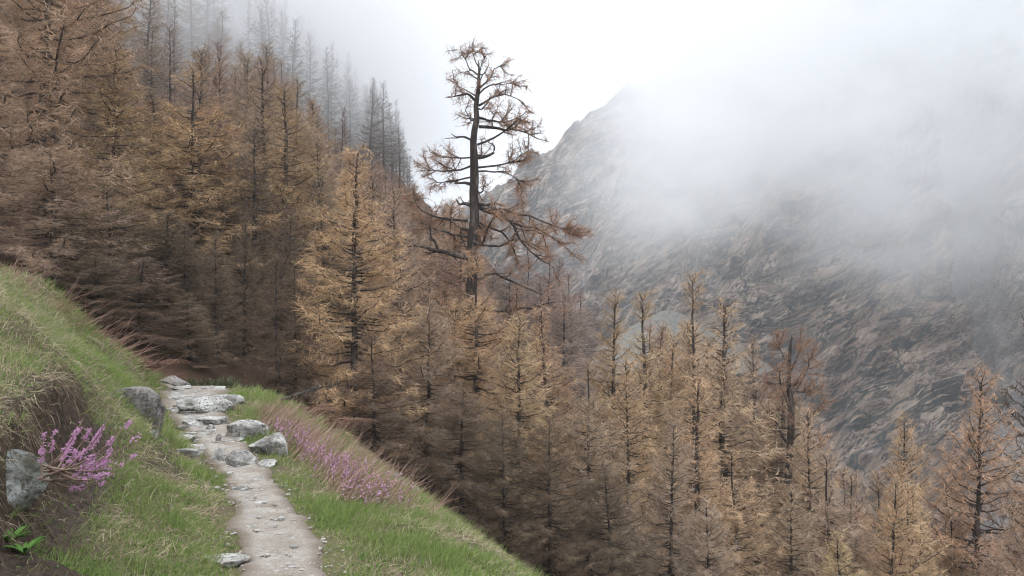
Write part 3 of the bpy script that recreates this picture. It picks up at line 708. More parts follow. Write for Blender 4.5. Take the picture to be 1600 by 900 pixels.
old_larch(39, [(728, 780), (730, 600), (733, 500), (736, 420), (741, 340), (743, 290), (745, 240), (747, 195), (749, 150), (749, 118), (748, 92)], .185,
          HERO, 'tall gnarled old larch with a bare black trunk rising above all the others', (0.50, 0.29, 0.18, 1), 3, 14, G2)
OLD2 = [([(1236, 700), (1222, 670), (1212, 640), (1206, 612)], .08, .8), ([(1236, 690), (1256, 665), (1262, 640), (1274, 620)], .08, .9),
        ([(1236, 640), (1218, 610), (1212, 580), (1205, 560)], .07, 1.2), ([(1236, 620), (1256, 590), (1268, 560), (1272, 548)], .07, 1.2),
        ([(1236, 585), (1226, 555), (1222, 535)], .05, 1.3), ([(1236, 580), (1246, 550), (1250, 530)], .05, 1.3),
        ([(1236, 668), (1214, 668), (1200, 674)], .06, .5), ([(1236, 672), (1254, 668), (1268, 680)], .07, .5), ([(1236, 610), (1262, 610), (1285, 600)], .05, 1.4), ([(1236, 600), (1210, 596), (1190, 590)], .05, 1.3)]
old_larch(47, [(1232, 990), (1233, 860), (1234, 760), (1235, 690), (1236, 640), (1236, 590), (1237, 545), (1238, 522)], .17,
          OLD2, 'old rounded larch with twisted black limbs beside the golden pyramid larch', (0.48, 0.28, 0.175, 1), 8, 14, G3, 40)

# ------------------------------------------------------------------ stones
def ico(sub):
    import bmesh
    bm = bmesh.new(); bmesh.ops.create_icosphere(bm, subdivisions=sub, radius=1)
    V = np.array([v.co[:] for v in bm.verts]); Fc = np.array([[v.index for v in f.verts] for f in bm.faces]); bm.free()
    return V, Fc
ICO4, ICO3, ICO1 = ico(5), ico(4), ico(1)
def rock_mesh(seed, w, dp, h, mat, src=ICO3, cuts=9, rough=0.10, flat=0.0):
    rs = np.random.RandomState(seed); V = src[0].copy()
    for i in range(cuts):                    # split faces
        nrm = unit(rs.normal(size=3)); dd = rs.uniform(.55, .85)
        k = V @ nrm - dd; V = V - np.outer(np.maximum(k, 0) * .92, nrm)
    if flat: V[:, 2] = np.where(V[:, 2] > flat, flat + (V[:, 2] - flat) * .2, V[:, 2])
    V = V * (1 + rough * fbm(V[:, 0] * 1.8 + seed, V[:, 1] * 1.8, V[:, 2] * 1.8, o=4)[:, None] * 1.6)
    V += unit(V) * (rough * .35 * fbm(V[:, 0] * 5 + seed, V[:, 1] * 5, V[:, 2] * 6, o=3, ridge=True))[:, None]
    V = V / np.abs(V).max(0) * np.array([w / 2, dp / 2, h / 2])
    return mesh_np('stone', V, [src[1]], mat, True)
def stone(px0, px1, py0, py1, seed, label, mat=STONE, name='stone', dep=0.75, sink=0.35, src=ICO3, cuts=9, flat=0.0, cat='stone', group='stones on and beside the path', rot=None, y=None, hpx=None):
    b = gp((px0 + px1) / 2, py1) if y is None else None
    if b is None:
        p = at((px0 + px1) / 2, py1, y); b = p
    yy = b[1]; w = (px1 - px0) * yy / F
    # visible height splits between the face and the receding top
    h = (py1 - py0) * yy / F
    w *= 1.08; vis = h * (0.98 if hpx is None else hpx)
    hh = vis / (1 - sink)
    d = w * dep
    o = link(name, rock_mesh(seed, w, d, hh, mat, src, cuts, flat=flat), None, (b[0], yy + d * .32, b[2] + vis - hh / 2))
    o.rotation_euler = (0, 0, 0) if rot is None else rot
    tag(o, label, cat, group); return o
STONES = [
 (258, 330, 613, 626, 51, 'long low pale ledge at the very back of the path stones', dict(dep=.6, flat=.3, hpx=.8)),
 (322, 378, 614, 629, 52, 'speckled ledge at the back right of the path stones', dict(dep=.6, hpx=.8)),
 (264, 354, 621, 646, 53, 'big whitish boulder with a brown earthy hollow lying across the path', dict(dep=.7, src=ICO4)),
 (282, 348, 642, 666, 54, 'sloping pale slab just below the boulder with the brown hollow', dict(dep=.8, flat=.3, src=ICO4)),
 (280, 318, 653, 668, 55, 'rounded mossy stone at the left of the sloping pale slab', {}),
 (319, 335, 663, 673, 56, 'small pale stone under the sloping slab', {}),
 (309, 336, 674, 682, 57, 'flat grey stone in the middle of the path below the slab', dict(flat=.2)),
 (336, 346, 676, 693, 58, 'little upright pale stone beside the grass tongue', {}),
 (348, 412, 657, 687, 59, 'angular grey block right of the path with a squared corner', dict(cuts=14, src=ICO4, dep=.8)),
 (387, 450, 676, 711, 60, 'big rounded pale boulder at the right edge of the path', dict(src=ICO4)),
 (325, 358, 700, 724, 61, 'white stone with a tuft of grass on it', {}),
 (348, 396, 704, 731, 62, 'cracked pale stone in the path, lowest of the large ones', dict(src=ICO4)),
 (270, 309, 690, 713, 63, 'long tilted slab along the left edge of the path', dict(flat=.2, dep=.5)),
 (299, 327, 689, 708, 64, 'flat pale flagstone sunk in the path left of the tufted stone', dict(flat=.1, sink=.6, hpx=.4)),
 (367, 389, 740, 751, 65, 'flat bluish flagstone lying on the trodden path', dict(flat=.1, sink=.5, hpx=.5)),
 (391, 415, 743, 752, 66, 'thin tilted pale stone at the right side of the path beside the bluish flagstone', dict(flat=.2)),
 (310, 384, 862, 884, 67, 'low pale slab in the grass left of the path at the bottom', dict(src=ICO4, flat=.2, hpx=.75)),
 (232, 246, 672, 682, 68, 'small stone in the grass between the mossy slab and the path', {}),
 (352, 366, 735, 743, 71, 'small stone at the left side of the path above the flagstone', {}),
 (300, 318, 722, 729, 72, 'small flat stone at the grassy left margin of the path', dict(flat=.2)),
]
for s in STONES: stone(s[0], s[1], s[2], s[3], s[4], s[5], **s[6])
fs = np.random.RandomState(77)
for i in range(64):        # low flat stones trodden into the path, most of them in its upper part
    y_ = 9.0 + 5.6 * fs.uniform(0, 1) ** 0.8 if i < 50 else fs.uniform(5.4, 9); x_ = float(path_x(y_)) + fs.uniform(-.42, .42) * (1 if i < 50 else .5); w_ = fs.uniform(.09, .38) if i < 50 else fs.uniform(.05, .13)
    o = link('flagstone', rock_mesh(300 + i, w_, w_ * fs.uniform(.5, .9), fs.uniform(.05, .11), STONE, ICO3, 8, flat=.2), None, (x_, y_, Hs(x_, y_) + .012))
    o.rotation_euler = (fs.normal(0, .06), fs.normal(0, .08), fs.uniform(0, 6)); tag(o, 'small flat stone trodden into the stony upper part of the path' if i < 50 else 'small stone bedded in the earth of the lower path', 'stone', 'flat stones in the path')
stone(236, 291, 588, 612, 69, 'dark angular boulder behind the path end beside the juniper', mat=STONE_D, name='boulder', cat='boulder', group='boulders', src=ICO4, cuts=14, y=14.8, hpx=1.0)
bo = stone(-80, 54, 704, 806, 70, 'boulder crusted with pale grey lichen in the eroded bank at the left edge', mat=STONE_L, name='boulder', cat='boulder', group='boulders', src=ICO4, sink=.1, y=4.95, hpx=1.0, dep=.7, rot=(0, .35, .4))
st = stone(140, 243, 602, 688, 73, 'mossy upright rock slab sticking out of the bank left of the path', mat=STONE_D, name='boulder', cat='boulder', group='boulders', src=ICO4, cuts=12, sink=.2, y=9.15, hpx=1.0, dep=.7, rot=(0, .3, .5))
for i, (px, py, w_, lab) in enumerate(((612, 750, .34, 'largest grey stone'), (628, 757, .22, 'middle one of the grey stones'), (642, 765, .25, 'lowest of the grey stones'))):
    b = gp(px, py, 10, 60)
    o = link('stone', rock_mesh(80 + i, w_, w_ * .8, w_ * .6, STONE_D), None, b); tag(o, lab + ' lying at the forest edge beyond the flowering stems', 'stone', 'stones at the forest edge')

# loose pebbles on the path and scree blocks: too many to count
def scatter_rocks(name, pts, sizes, mat, kind='stuff', seed=1):
    rs = np.random.RandomState(seed); mb = MB()
    for p, s in zip(pts, sizes):
        V = ICO1[0] * rs.uniform(.6, 1.2, (len(ICO1[0]), 1)) * s * np.array([1, 1, rs.uniform(.35, .7)])
        a = rs.uniform(0, 6.28); c, sn = math.cos(a), math.sin(a)
        V = V @ np.array([[c, sn, 0], [-sn, c, 0], [0, 0, 1]]); mb.add(V + p, ICO1[1])
    o = link(name, mb.mesh(name, mat, False)); tag(o, kind=kind); return o
rs = np.random.RandomState(4)
yy = rs.uniform(3.5, 15.5, 4500); off = rs.normal(0, .15, 4500); xx = path_x(yy) + off
PEB = mat_plain('path_pebbles', [(0.3, (0.19, 0.165, 0.145)), (0.7, (0.40, 0.375, 0.35))], 6)
scatter_rocks('gravel', np.stack([xx, yy, H(xx, yy) + .014], 1), rs.gamma(2, .0038, len(xx)).clip(.003, .03), PEB)['label'] = 'small stones scattered on the trodden path'
yy = rs.uniform(225, 430, 1500); xx = scree_x(yy) + rs.normal(0, 10, 1500)
scatter_rocks('scree_rubble', np.stack([xx, yy, mount_base(xx, yy) - 2.2], 1), rs.gamma(2, .28, 1500).clip(.2, 2.4), GRAVEL)['label'] = 'rubble of pale blocks in the scree chute'

# ------------------------------------------------------------------ grass
def blades(name, P, Ld, L, wd, col, mat, bend, label, seed=0):
    """P roots (N,3), Ld unit lean direction (N,3), L lengths, wd widths"""
    rs = np.random.RandomState(seed); n = len(P)
    side = unit(np.cross(Ld, unit(rs.normal(size=(n, 3)))))
    mid = P + Ld * (L * .55)[:, None]; tip = P + Ld * L[:, None] + bend * L[:, None]
    w = (wd / 2)[:, None] * side
    V = np.stack([P - w, P + w, mid + w * .75, mid - w * .75, tip], 1).reshape(-1, 3)
    b = (np.arange(n) * 5)[:, None]
    F4 = b + np.array([0, 1, 2, 3])[None]; F3 = b + np.array([3, 2, 4])[None]
    C = np.repeat(col, 5, 0)
    me = mesh_np(name, V, [F4, F3], mat, True, {'col': C})
    o = link(name, me); tag(o, label, kind='stuff'); return o
def path_dist(x, y):
    d = x - path_x(y); return np.where(d > 0, d - half_w(y, 1), -d - half_w(y, -1))
def sample(n, rs, y0=3.2, y1=17.5):
    # more blades where they are seen larger
    y = y0 * (y1 / y0) ** rs.uniform(0, 1, n); u = rs.uniform(-.56, .10, n)
    x = u * y + rs.normal(0, .02, n)
    return x, y
def grad(x, y, e=.15):
    gx = (H(x + e, y) - H(x - e, y)) / (2 * e); gy = (H(x, y + e) - H(x, y - e)) / (2 * e)
    return gx, gy
rs = np.random.RandomState(21)
x, y = sample(330000, rs)
d = path_dist(x, y); side_r = x > path_x(y)
so = soil_mask(x, y); li = litter_mask(x, y)
patch = fbm(x * 1.3, y * 1.3, 12.0, o=3); fine = fbm(x * 5, y * 5, 13.0, o=2)
up_bank = (~side_r) & (d > 1.3)
prob = np.where(d < -.1, 0, sstep(-.08, .12, d + .17 * fine + .05 * patch))
prob = prob * (1 - .96 * so) * (1 - .95 * li) * np.clip(.62 + 1.4 * patch + .5 * fine, .06, 1)
prob = np.where(up_bank, prob * .75, prob)
prob = np.where(side_r & (d > 1.5), prob * .6, prob)
k = rs.uniform(0, 1, len(x)) < prob
x, y, d, patch, fine, up_bank = x[k], y[k], d[k], patch[k], fine[k], up_bank[k]; n = len(x)
P = np.stack([x, y, H(x, y) - .004], 1); gx, gy = grad(x, y)
lean = unit(np.stack([-gx * .5, -gy * .5, np.ones(n)], 1) + rs.normal(0, .42, (n, 3)))
L = (0.028 + .05 * rs.gamma(2.2, .42, n)) * np.clip(.8 + 1.0 * patch, .45, 1.5) * np.clip(d * 3 + .35, .3, 1)
L = L.clip(.015, .15) * np.clip(y / 8, .8, 1.3)
wd = (.0032 + .00035 * y) * rs.uniform(.6, 1.3, n)
g1 = np.array([.15, .225, .06]); g2 = np.array([.28, .335, .12]); g3 = np.array([.45, .39, .26])
m = rs.beta(2, 2, n)[:, None]; dry = (np.clip(.22 - .75 * patch + .28 * up_bank, 0, .7) > rs.uniform(0, 1, n))[:, None]
col = np.where(dry, g3 * rs.uniform(.6, 1.2, (n, 1)), g1 * (1 - m) + g2 * m) * rs.uniform(.75, 1.15, (n, 1))
bend = rs.normal(0, .16, (n, 3)) + np.array([.12, 0, -.12])
blades('grass', P, lean, L, wd, col, BLADE, bend, 'short green grass on the meadow beside the path', 1)
print('grass', n)
# matted dry grass combed down the slope
x, y = sample(150000, rs)
d = path_dist(x, y); side_r = x > path_x(y); so = soil_mask(x, y); li = litter_mask(x, y)
patch = fbm(x * 1.1, y * 1.1, 31.0, o=3) + .3 * fbm(x * 4, y * 4, 32.0, o=2)
up_bank = (~side_r) & (d > 1.15)
prob = np.where(d < .12, 0, np.clip(.10 + 1.1 * patch, 0, .8))
prob = np.where(up_bank, np.clip(.30 + 1.3 * patch, .03, 1), prob) * (1 - .93 * so) * (1 - .9 * li)
prob = np.where(side_r & (d > .9), np.clip(.35 + 1.0 * patch, .05, 1), prob)
lip = np.exp(-((-(x - path_x(y)) - 1.5) / .14) ** 2) * (y < 8)
prob = np.maximum(prob, lip * .45)
k = rs.uniform(0, 1, len(x)) < prob
x, y, d, lip = x[k], y[k], d[k], lip[k]; n = len(x)
P = np.stack([x, y, H(x, y) + .004], 1); gx, gy = grad(x, y)
down = unit(np.stack([-gx, -gy, -(gx ** 2 + gy ** 2)], 1))
lean = unit(down * .9 + np.array([0, 0, .38]) + rs.normal(0, .5, (n, 3)))
L = rs.uniform(.04, .17, n) * np.clip(y / 9, .7, 1.2); wd = (.0026 + .0003 * y) * rs.uniform(.6, 1.2, n)
c1 = np.array([.52, .44, .31]); c2 = np.array([.32, .25, .165])
m = rs.beta(1.6, 1.6, n)[:, None]
blades('dry_grass', P, lean, L, wd, (c1 * (1 - m) + c2 * m) * rs.uniform(.75, 1.1, (n, 1)), STRAW, np.stack([np.zeros(n), np.zeros(n), -.25 * np.ones(n)], 1) + rs.normal(0, .1, (n, 3)), 'matted straw coloured dead grass on the bank and verge', 2)
print('straw', n)

# roots and sod hanging from the eroded edge, small broad leaves in the turf
rs = np.random.RandomState(33); n = 1300; y = rs.uniform(3.6, 7.6, n); x = path_x(y) - .3 - rs.normal(1.14, .07, n)
P = np.stack([x, y, H(x, y)], 1); dn = unit(np.stack([rs.normal(.45, .2, n), rs.normal(-.15, .25, n), rs.normal(-.8, .2, n)], 1)); c = np.array([.10, .075, .055]) * rs.uniform(.5, 2.2, (n, 1))
blades('hanging_roots', P + np.array([.02, 0, .02]), dn, rs.uniform(.06, .26, n), np.full(n, .005), c, STRAW, rs.normal(0, .15, (n, 3)), 'dark roots and dead sod hanging from the eroded bank edge', 5)
n = 60000; x, y = sample(n, rs, 3.4, 11); d = path_dist(x, y); pt = fbm(x * 2.3, y * 2.3, 44.0, o=3)
k = (d > .06) & (rs.uniform(0, 1, n) < np.clip(.12 + 1.1 * pt, 0, .8) * (1 - .8 * soil_mask(x, y))) & (litter_mask(x, y) < .3)
x, y = x[k], y[k]; n = len(x); P = np.stack([x, y, H(x, y) + .008], 1)
ld = unit(np.stack([rs.normal(0, 1, n), rs.normal(0, 1, n), rs.uniform(.2, 1, n)], 1)); c = np.array([.085, .15, .04]) * rs.uniform(.6, 1.6, (n, 1))
blades('meadow_herbs', P, ld, rs.uniform(.012, .03, n), rs.uniform(.008, .016, n), c, BLADE, rs.normal(0, .1, (n, 3)), 'small broad leaved herbs and moss in the turf', 6)

# ------------------------------------------------------------------ dry russet stems and flowering stems on the lower verge
def stems(name, P, D, L, r, col, mat, label, seed, curve=.25):
    rs = np.random.RandomState(seed); n = len(P); K = 4; t = np.linspace(0, 1, K)[None, :, None]
    cv = rs.normal(0, curve, (n, 3))
    Q = P[:, None] + D[:, None] * (L[:, None, None] * t) + cv[:, None] * (L[:, None, None] * t ** 2) * .4
    mb = MB(); mb.tubes(Q, r[:, None] * np.linspace(1, .35, K)[None], 3, col=col)
    o = link(name, mb.mesh(name, mat)); tag(o, label, kind='stuff'); return o, Q
def line_pts(pxpy, n, rs, spread):
    a = np.array([gp(*q) for q in pxpy]); s = np.linspace(0, 1, len(a)); t = rs.uniform(0, 1, n)
    p = np.stack([np.interp(t, s, a[:, i]) for i in range(2)], 1) + rs.normal(0, 1, (n, 2)) * spread
    return np.stack([p[:, 0], p[:, 1], H(p[:, 0], p[:, 1])], 1)
rs = np.random.RandomState(9)
verge = [(385, 645), (430, 668), (470, 700), (520, 745), (565, 780)]
n = 1700; P = line_pts(verge, n, rs, .3)
P = P[(path_dist(P[:, 0], P[:, 1]) > .35) & (path_dist(P[:, 0], P[:, 1]) < 1.45)]; n = len(P)
D = unit(np.stack([rs.normal(.75, .3, n), rs.normal(.2, .35, n), rs.normal(.75, .25, n)], 1))
c = np.array([.22, .135, .10]) + rs.uniform(0, 1, (n, 1)) * np.array([.24, .185, .15])
stems('dry_stems', P, D, rs.uniform(.12, .42, n), np.full(n, .0035), c, STRAW, 'russet dry stems leaning over the downhill verge', 3)
crest = [(20, 448), (80, 478), (120, 505), (160, 535), (200, 560), (232, 580)]
n = 260; P = line_pts(crest, n, rs, .22)
D = unit(np.stack([rs.normal(.8, .3, n), rs.normal(.1, .3, n), rs.normal(.55, .2, n)], 1))
c = np.array([.22, .13, .10]) + rs.uniform(0, 1, (n, 1)) * np.array([.2, .15, .12])
stems('dry_stems', P, D, rs.uniform(.15, .65, n), np.full(n, .004), c, STRAW, 'long dry stalks sticking out along the crest of the meadow bank', 4)
fl = [(428, 676), (460, 700), (500, 728), (545, 762), (585, 795)]
n = 300; P = line_pts(fl, n, rs, .12); P = P[fbm(P[:, 0] * 2.2, P[:, 1] * 2.2, 3.0, o=2) > -.18]; n = len(P)
D = unit(np.stack([rs.normal(.35, .25, n), rs.normal(.1, .3, n), np.ones(n)], 1)); L = rs.uniform(.10, .26, n)
mb = MB(); Q = P[:, None] + D[:, None] * (L[:, None, None] * np.linspace(0, 1, 3)[None, :, None])
mb.tubes(Q, np.tile(np.array([[.003, .0025, .001]]), (n, 1)), 3, col=np.tile(np.array([[.2, .13, .1]]), (n, 1)))
m = n * 7; i = np.repeat(np.arange(n), 7); f = rs.uniform(.35, 1, m)[:, None]
b0 = Q[i, 0] * (1 - f) + Q[i, 2] * f; dv = unit(rs.normal(size=(m, 3)))
pc = np.array([.48, .28, .385]) * rs.uniform(.6, 1.3, (m, 1)) + rs.uniform(0, .06, (m, 1))
mb.tubes(np.stack([b0, b0 + dv * .012, b0 + dv * .02], 1), np.tile(np.array([[.002, .007, .002]]), (m, 1)), 4, col=pc)
o = link('flowering_heath', mb.mesh('flowering_heath', STRAW)); tag(o, 'pink flowering stems along the downhill edge of the path', kind='stuff')

# ------------------------------------------------------------------ daphne bush on the bank
def daphne():
    rs = np.random.RandomState(2); y = 4.9; b = at(74, 735, y); root = link('daphne_bush', None, None, b)
    tag(root, 'leafless shrub with purple pink blossoms leaning out of the bank over the grass', 'shrub')
    tips = [(144, 639), (163, 644), (201, 660), (213, 685), (197, 719), (192, 740), (165, 751), (120, 660), (85, 663), (186, 672), (160, 678), (183, 708), (140, 722), (108, 680), (176, 692), (205, 700), (130, 668), (180, 728), (150, 700), (66, 668)]
    for px, py in tips:
        e = at(px, py, y + rs.uniform(-.22, .22)) - b; s0 = np.array([rs.uniform(-.03, .04), rs.uniform(-.05, .05), rs.uniform(-.05, .05)])
        t = np.linspace(0, 1, 7)[:, None]; L = np.linalg.norm(e)
        p = s0 * (1 - t) + e * t + np.array([0, 0, 1]) * L * (-.12 * np.sin(t * np.pi)) + np.cumsum(rs.normal(0, .009, (7, 3)), 0) * t
        mb = MB(); mb.tubes(p[None], np.linspace(.0065, .0025, 7)[None], 5)
        so = link('stem', mb.mesh('stem', STEM, True), root)
        f = MB(); n = int(rs.randint(34, 64))
        q = np.clip(rs.choice(rs.uniform(.42, 1, 5), n) + rs.normal(0, .025, n), .35, 1.02); pos = np.stack([np.interp(q, np.linspace(0, 1, 7), p[:, i]) for i in range(3)], 1)
        for c in pos:          # four pointed petals on a short tube
            ax = unit(rs.normal(size=3) + np.array([.2, -.4, .3])); u = unit(np.cross(ax, rs.normal(size=3))); v = np.cross(ax, u)
            c0 = c + ax * rs.uniform(.005, .018); R = rs.uniform(.006, .011)
            V = [c]; F3 = []
            for k in range(4):
                a = k * math.pi / 2; d0 = math.cos(a) * u + math.sin(a) * v; d1 = -math.sin(a) * u + math.cos(a) * v
                V += [c0 + d0 * R * .25 + d1 * R * .25, c0 + d0 * R + ax * .002, c0 + d0 * R * .25 - d1 * R * .25]
                j = 1 + k * 3; F3 += [[0, j, j + 2], [j, j + 1, j + 2]]
            f.add(np.array(V), np.array(F3))
        link('blossoms', f.mesh('blossoms', PETAL), so)
    return root
daphne()

# ------------------------------------------------------------------ juniper, dead wood, plants
def juniper(px, py, w, h, label, y=None, seed=1, mp=None, n=900):
    rs = np.random.RandomState(seed); b = gp(px, py, y or 2.5) if mp is None else mp
    root = link('juniper_shrub', None, None, b); tag(root, label, 'shrub', 'junipers')
    a = rs.uniform(0, 6.28, 60); el = rs.uniform(.1, 1.4, 60); L = rs.uniform(.5, 1, 60)
    e = np.stack([np.cos(a) * np.cos(el) * w / 2, np.sin(a) * np.cos(el) * w / 2, np.sin(el) * h], 1) * L[:, None]
    t = np.linspace(0, 1, 4)[None, :, None]; Q = e[:, None] * t
    mb = MB(); mb.tubes(Q, np.tile(np.linspace(.02, .004, 4) * max(1, h), (60, 1)), 3); link('branches', mb.mesh('branches', BARK), root)
    m = n * 4; i = rs.randint(0, 60, m); f = rs.uniform(.3, 1.05, m)[:, None]; p = e[i] * f + rs.normal(0, .05, (m, 3)) * w * np.array([1, 1, .6])
    p[:, 2] = np.maximum(p[:, 2], .01)
    d = unit(unit(e[i]) + rs.normal(0, .5, (m, 3)) + np.array([0, 0, .4])); l = rs.uniform(.03, .065, m) * max(w, .6)
    mb = MB(); mb.tubes(np.stack([p, p + d * (l * .5)[:, None], p + d * l[:, None]], 1), np.stack([l * .06, l * .08, l * .02], 1), 3); link('foliage', mb.mesh('foliage', NEEDLE), root)
juniper(328, 607, 2.2, .42, 'low spreading juniper behind the path end beside the dark boulder', seed=5, n=4500, mp=np.array([(328 - 800) / F * 17.2, 17.2, Hs((328 - 800) / F * 17.2, 17.2)]))
for i, (px, py, w, lab) in enumerate(((1468, 655, 9, 'dark green bush on the rock face left of the scree chute'), (1432, 698, 8, 'dark green bush low on the rock face under the other green bush'), (1560, 640, 10, 'olive bush at the right edge of the scree chute'))):
    p = mount_pt(px, py); juniper(px, py, w, w * .45, lab, seed=11 + i, mp=p + np.array([0, -3, 1.5]), n=500)
def dead_branch(px, py, L, seed, label, name='dead_branch', mat=DEAD, lift=.3, y0=2.5):
    rs = np.random.RandomState(seed); b = gp(px, py, y0); root = link(name, None, None, b); tag(root, label, 'dead branch', 'dead branches at the path end')
    a = rs.uniform(-.5, .6); d = np.array([math.cos(a), math.sin(a), lift]); t = np.linspace(0, 1, 7)[:, None]
    p = d * L * t + rs.normal(0, .03, (7, 3)) * L * t + np.array([0, 0, .03]); mb = MB(); mb.tubes(p[None], np.linspace(.03, .006, 7)[None], 6)
    link('bough', mb.mesh('bough', mat, True), root)
    n = 40; q = rs.uniform(.1, 1, n); s = np.stack([np.interp(q, np.linspace(0, 1, 7), p[:, i]) for i in range(3)], 1)
    dv = unit(d * .5 + rs.normal(size=(n, 3)) * .6 + np.array([0, 0, .25])); l = rs.uniform(.15, .5, n) * L * .5
    T = s[:, None] + dv[:, None] * l[:, None, None] * np.linspace(0, 1, 4)[None, :, None] + rs.normal(0, .015, (n, 4, 3))
    mb = MB(); mb.tubes(T, np.tile(np.linspace(.008, .002, 4), (n, 1)), 3); link('twigs', mb.mesh('twigs', mat), root)
dead_branch(412, 612, 0.9, 1, 'grey dead branch lying beyond the path end right of the juniper')
dead_branch(440, 628, 0.8, 2, 'grey twiggy branch lying above the pink flowers')
def bracken(px, py, seed, label):
    rs = np.random.RandomState(seed); b = gp(px, py); root = link('bracken_clump', None, None, b); tag(root, label, 'fern', 'dead bracken')
    for k in range(16):
        a = rs.uniform(-1, 4); L = rs.uniform(.35, .8); t = np.linspace(0, 1, 6)[:, None]
        p = np.array([math.cos(a), math.sin(a), .55]) * L * t + np.array([0, 0, -1]) * L * .5 * t ** 2 + np.array([0, 0, .03])
        mb = MB(); mb.tubes(p[None], np.linspace(.006, .002, 6)[None], 4)
        n = 26; q = np.repeat(np.linspace(.2, 1, n), 2); s = np.stack([np.interp(q, np.linspace(0, 1, 6), p[:, i]) for i in range(3)], 1)
        sd_ = np.tile([1, -1], n)[:, None] * np.array([-math.sin(a), math.cos(a), 0]) + rs.normal(0, .25, (2 * n, 3)) + np.array([0, 0, -.4])
        l = .13 * (1.1 - q)
        mb.tubes(np.stack([s, s + sd_ * (l * .5)[:, None], s + sd_ * l[:, None]], 1), np.stack([l * .03 + .001, l * .08, l * .01], 1), 3)
        link('frond', mb.mesh('frond', RUSTLEAF), root)
bracken(478, 652, 1, 'rust red dead bracken right of the pink flowers'); bracken(512, 672, 2, 'rust red dead bracken under the golden larch'); bracken(224, 580, 3, 'brown bracken tuft at the end of the meadow crest')
def leafy(px, py, seed, label):
    rs = np.random.RandomState(seed); b = gp(px, py); root = link('leafy_plant', None, None, b); tag(root, label, 'plant', 'leafy plants')
    for k in range(12):
        a = rs.uniform(0, 6.28); L = rs.uniform(.07, .16); w = L * .22; t = np.linspace(0, 1, 6)
        c = np.stack([np.cos(a) * L * t * .8, np.sin(a) * L * t * .8, L * (t * .9 - .5 * t ** 2)], 1); sd_ = np.array([-math.sin(a), math.cos(a), 0])
        ww = w * np.sin(np.pi * np.clip(t, .06, .97)) ** .7
        V = np.concatenate([c - sd_ * ww[:, None] * .5 + [0, 0, .006], c, c + sd_ * ww[:, None] * .5 + [0, 0, .006]]); F4 = []
        for j in range(5): F4 += [[j, j + 1, 7 + j, 6 + j], [6 + j, 7 + j, 13 + j, 12 + j]]
        link('leaf', mesh_np('leaf', V, [np.array(F4)], LEAF, True), root)
leafy(14, 852, 1, 'bright green leafy plant under the soil mound at the left edge')
leafy(38, 868, 2, 'smaller green leafy plant beside the soil mound')
# snow patch in the far gully
p = mount_pt(779, 379)
V, Fc = ICO3; V = V * (1 + .4 * fbm(V[:, 0] * 2, V[:, 1] * 2, V[:, 2] * 2, o=3))[:, None] * np.array([1.4, 1.2, 2.4])
o = link('snow_patch', mesh_np('snow_patch', V, [Fc], SNOW, True), None, p + np.array([0, -2.5, 1.5])); tag(o, 'tiny white snow patch in the gully behind the gnarled trunk', 'snow patch')

# ------------------------------------------------------------------ haze and low cloud
def vol_box(name, lo, hi, mat, label):
    lo, hi = np.array(lo, float), np.array(hi, float); c = (lo + hi) / 2; s = (hi - lo) / 2
    V = np.array([[i, j, k] for i in (-1, 1) for j in (-1, 1) for k in (-1, 1)]) * s
    Fq = np.array([[0, 1, 3, 2], [4, 6, 7, 5], [0, 4, 5, 1], [2, 3, 7, 6], [0, 2, 6, 4], [1, 5, 7, 3]])
    o = link(name, mesh_np(name, V, [Fq], mat), None, c); tag(o, label, kind='stuff'); return o
m, t, o_ = new_mat('valley_air'); pv = t.nodes.new('ShaderNodeVolumePrincipled')
pv.inputs['Color'].default_value = (0.93, 0.96, 1, 1); pv.inputs['Density'].default_value = 0.0004; pv.inputs['Anisotropy'].default_value = 0.3
t.links.new(pv.outputs[0], o_.inputs['Volume'])
vol_box('haze', (-420, -70, -85), (1300, 2600, 560), m, 'thin damp air in the valley')
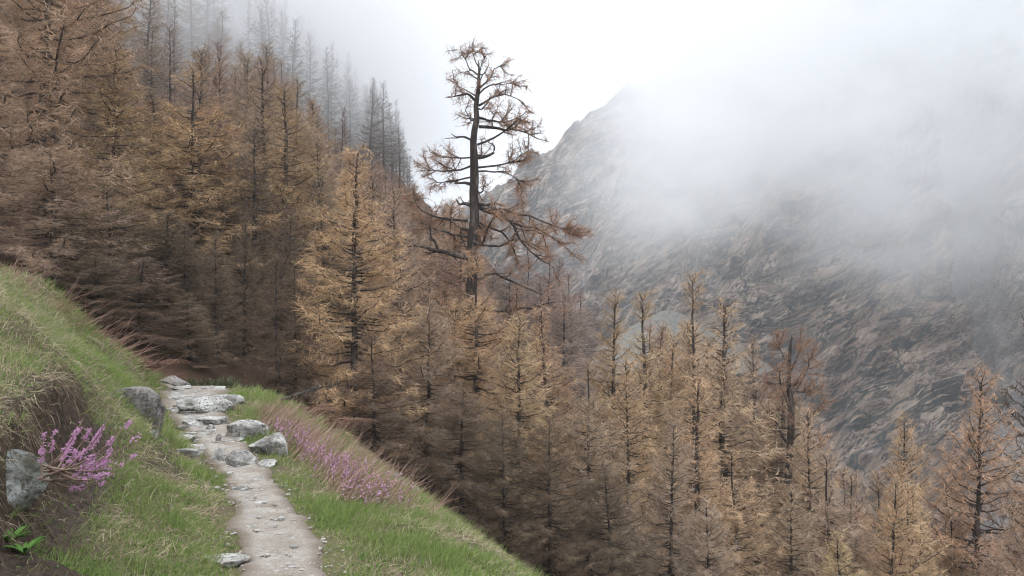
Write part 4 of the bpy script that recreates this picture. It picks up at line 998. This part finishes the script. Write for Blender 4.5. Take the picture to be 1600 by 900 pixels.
def cloud_mat(name, build, dens):
    m, t, o = new_mat(name); n = N(t); p = n.pos(); sp = n.node('ShaderNodeSeparateXYZ'); n.put(sp.inputs[0], p)
    f = build(n, p, sp.outputs[0], sp.outputs[1], sp.outputs[2])
    pv = t.nodes.new('ShaderNodeVolumePrincipled'); pv.inputs['Color'].default_value = (0.99, 0.996, 1, 1); pv.inputs['Anisotropy'].default_value = 0.2
    n.put(pv.inputs['Density'], n.math('MULTIPLY', f, dens)); t.links.new(pv.outputs[0], o.inputs['Volume'])
    return m
def smooth(n, v, a, b):
    r = n.node('ShaderNodeMapRange', interpolation_type='SMOOTHSTEP'); n.put(r.inputs[0], v); r.inputs[1].default_value = a; r.inputs[2].default_value = b
    return r.outputs[0]
def b1(n, p, x, y, z):
    w = n.noise(p, 0.011, 5, 0.62); k = n.math('MULTIPLY', n.math('SUBTRACT', w, 0.5), 150)
    base = smooth(n, n.math('ADD', z, k), -8, 58)
    left = smooth(n, n.math('ADD', n.math('SUBTRACT', x, n.math('MULTIPLY', y, 0.125)), n.math('MULTIPLY', k, 0.8)), -45, 42)
    wisp = n.math('ADD', n.math('MULTIPLY', smooth(n, n.noise(p, 0.024, 5, 0.65, (1, 1, 1.6), 0.8), 0.38, 0.62), 1.5), 0.25)
    return n.math('MULTIPLY', n.math('MULTIPLY', n.math('MULTIPLY', base, left), wisp), smooth(n, y, 200, 300))
vol_box('cloud', (-80, 190, -45), (430, 660, 230), cloud_mat('cloud_over_rock', b1, 0.012), 'white cloud wrapped round the upper rock face')
def b2(n, p, x, y, z):
    w = n.noise(p, 0.028, 5, 0.6); k = n.math('MULTIPLY', n.math('SUBTRACT', w, 0.5), 50)
    base = n.math('MULTIPLY', smooth(n, n.math('ADD', z, k), 13, 46), smooth(n, n.math('ADD', y, k), 48, 115))
    rim = n.math('MULTIPLY', smooth(n, n.math('ADD', x, n.math('MULTIPLY', k, 0.5)), 6, -42), n.math('MULTIPLY', smooth(n, z, 112, 68), smooth(n, y, 330, 260)))
    return n.math('MULTIPLY', base, rim)
vol_box('cloud', (-190, 30, -12), (30, 335, 114), cloud_mat('cloud_over_slope', b2, 0.03), 'mist drifting over the top of the left slope')
print('trees', N_TREE)
print('tris', sum(sum(len(p.vertices) - 2 for p in m.polygons) if len(m.polygons) < 3000 else int(len(m.loops) - 2 * len(m.polygons)) for m in bpy.data.meshes))
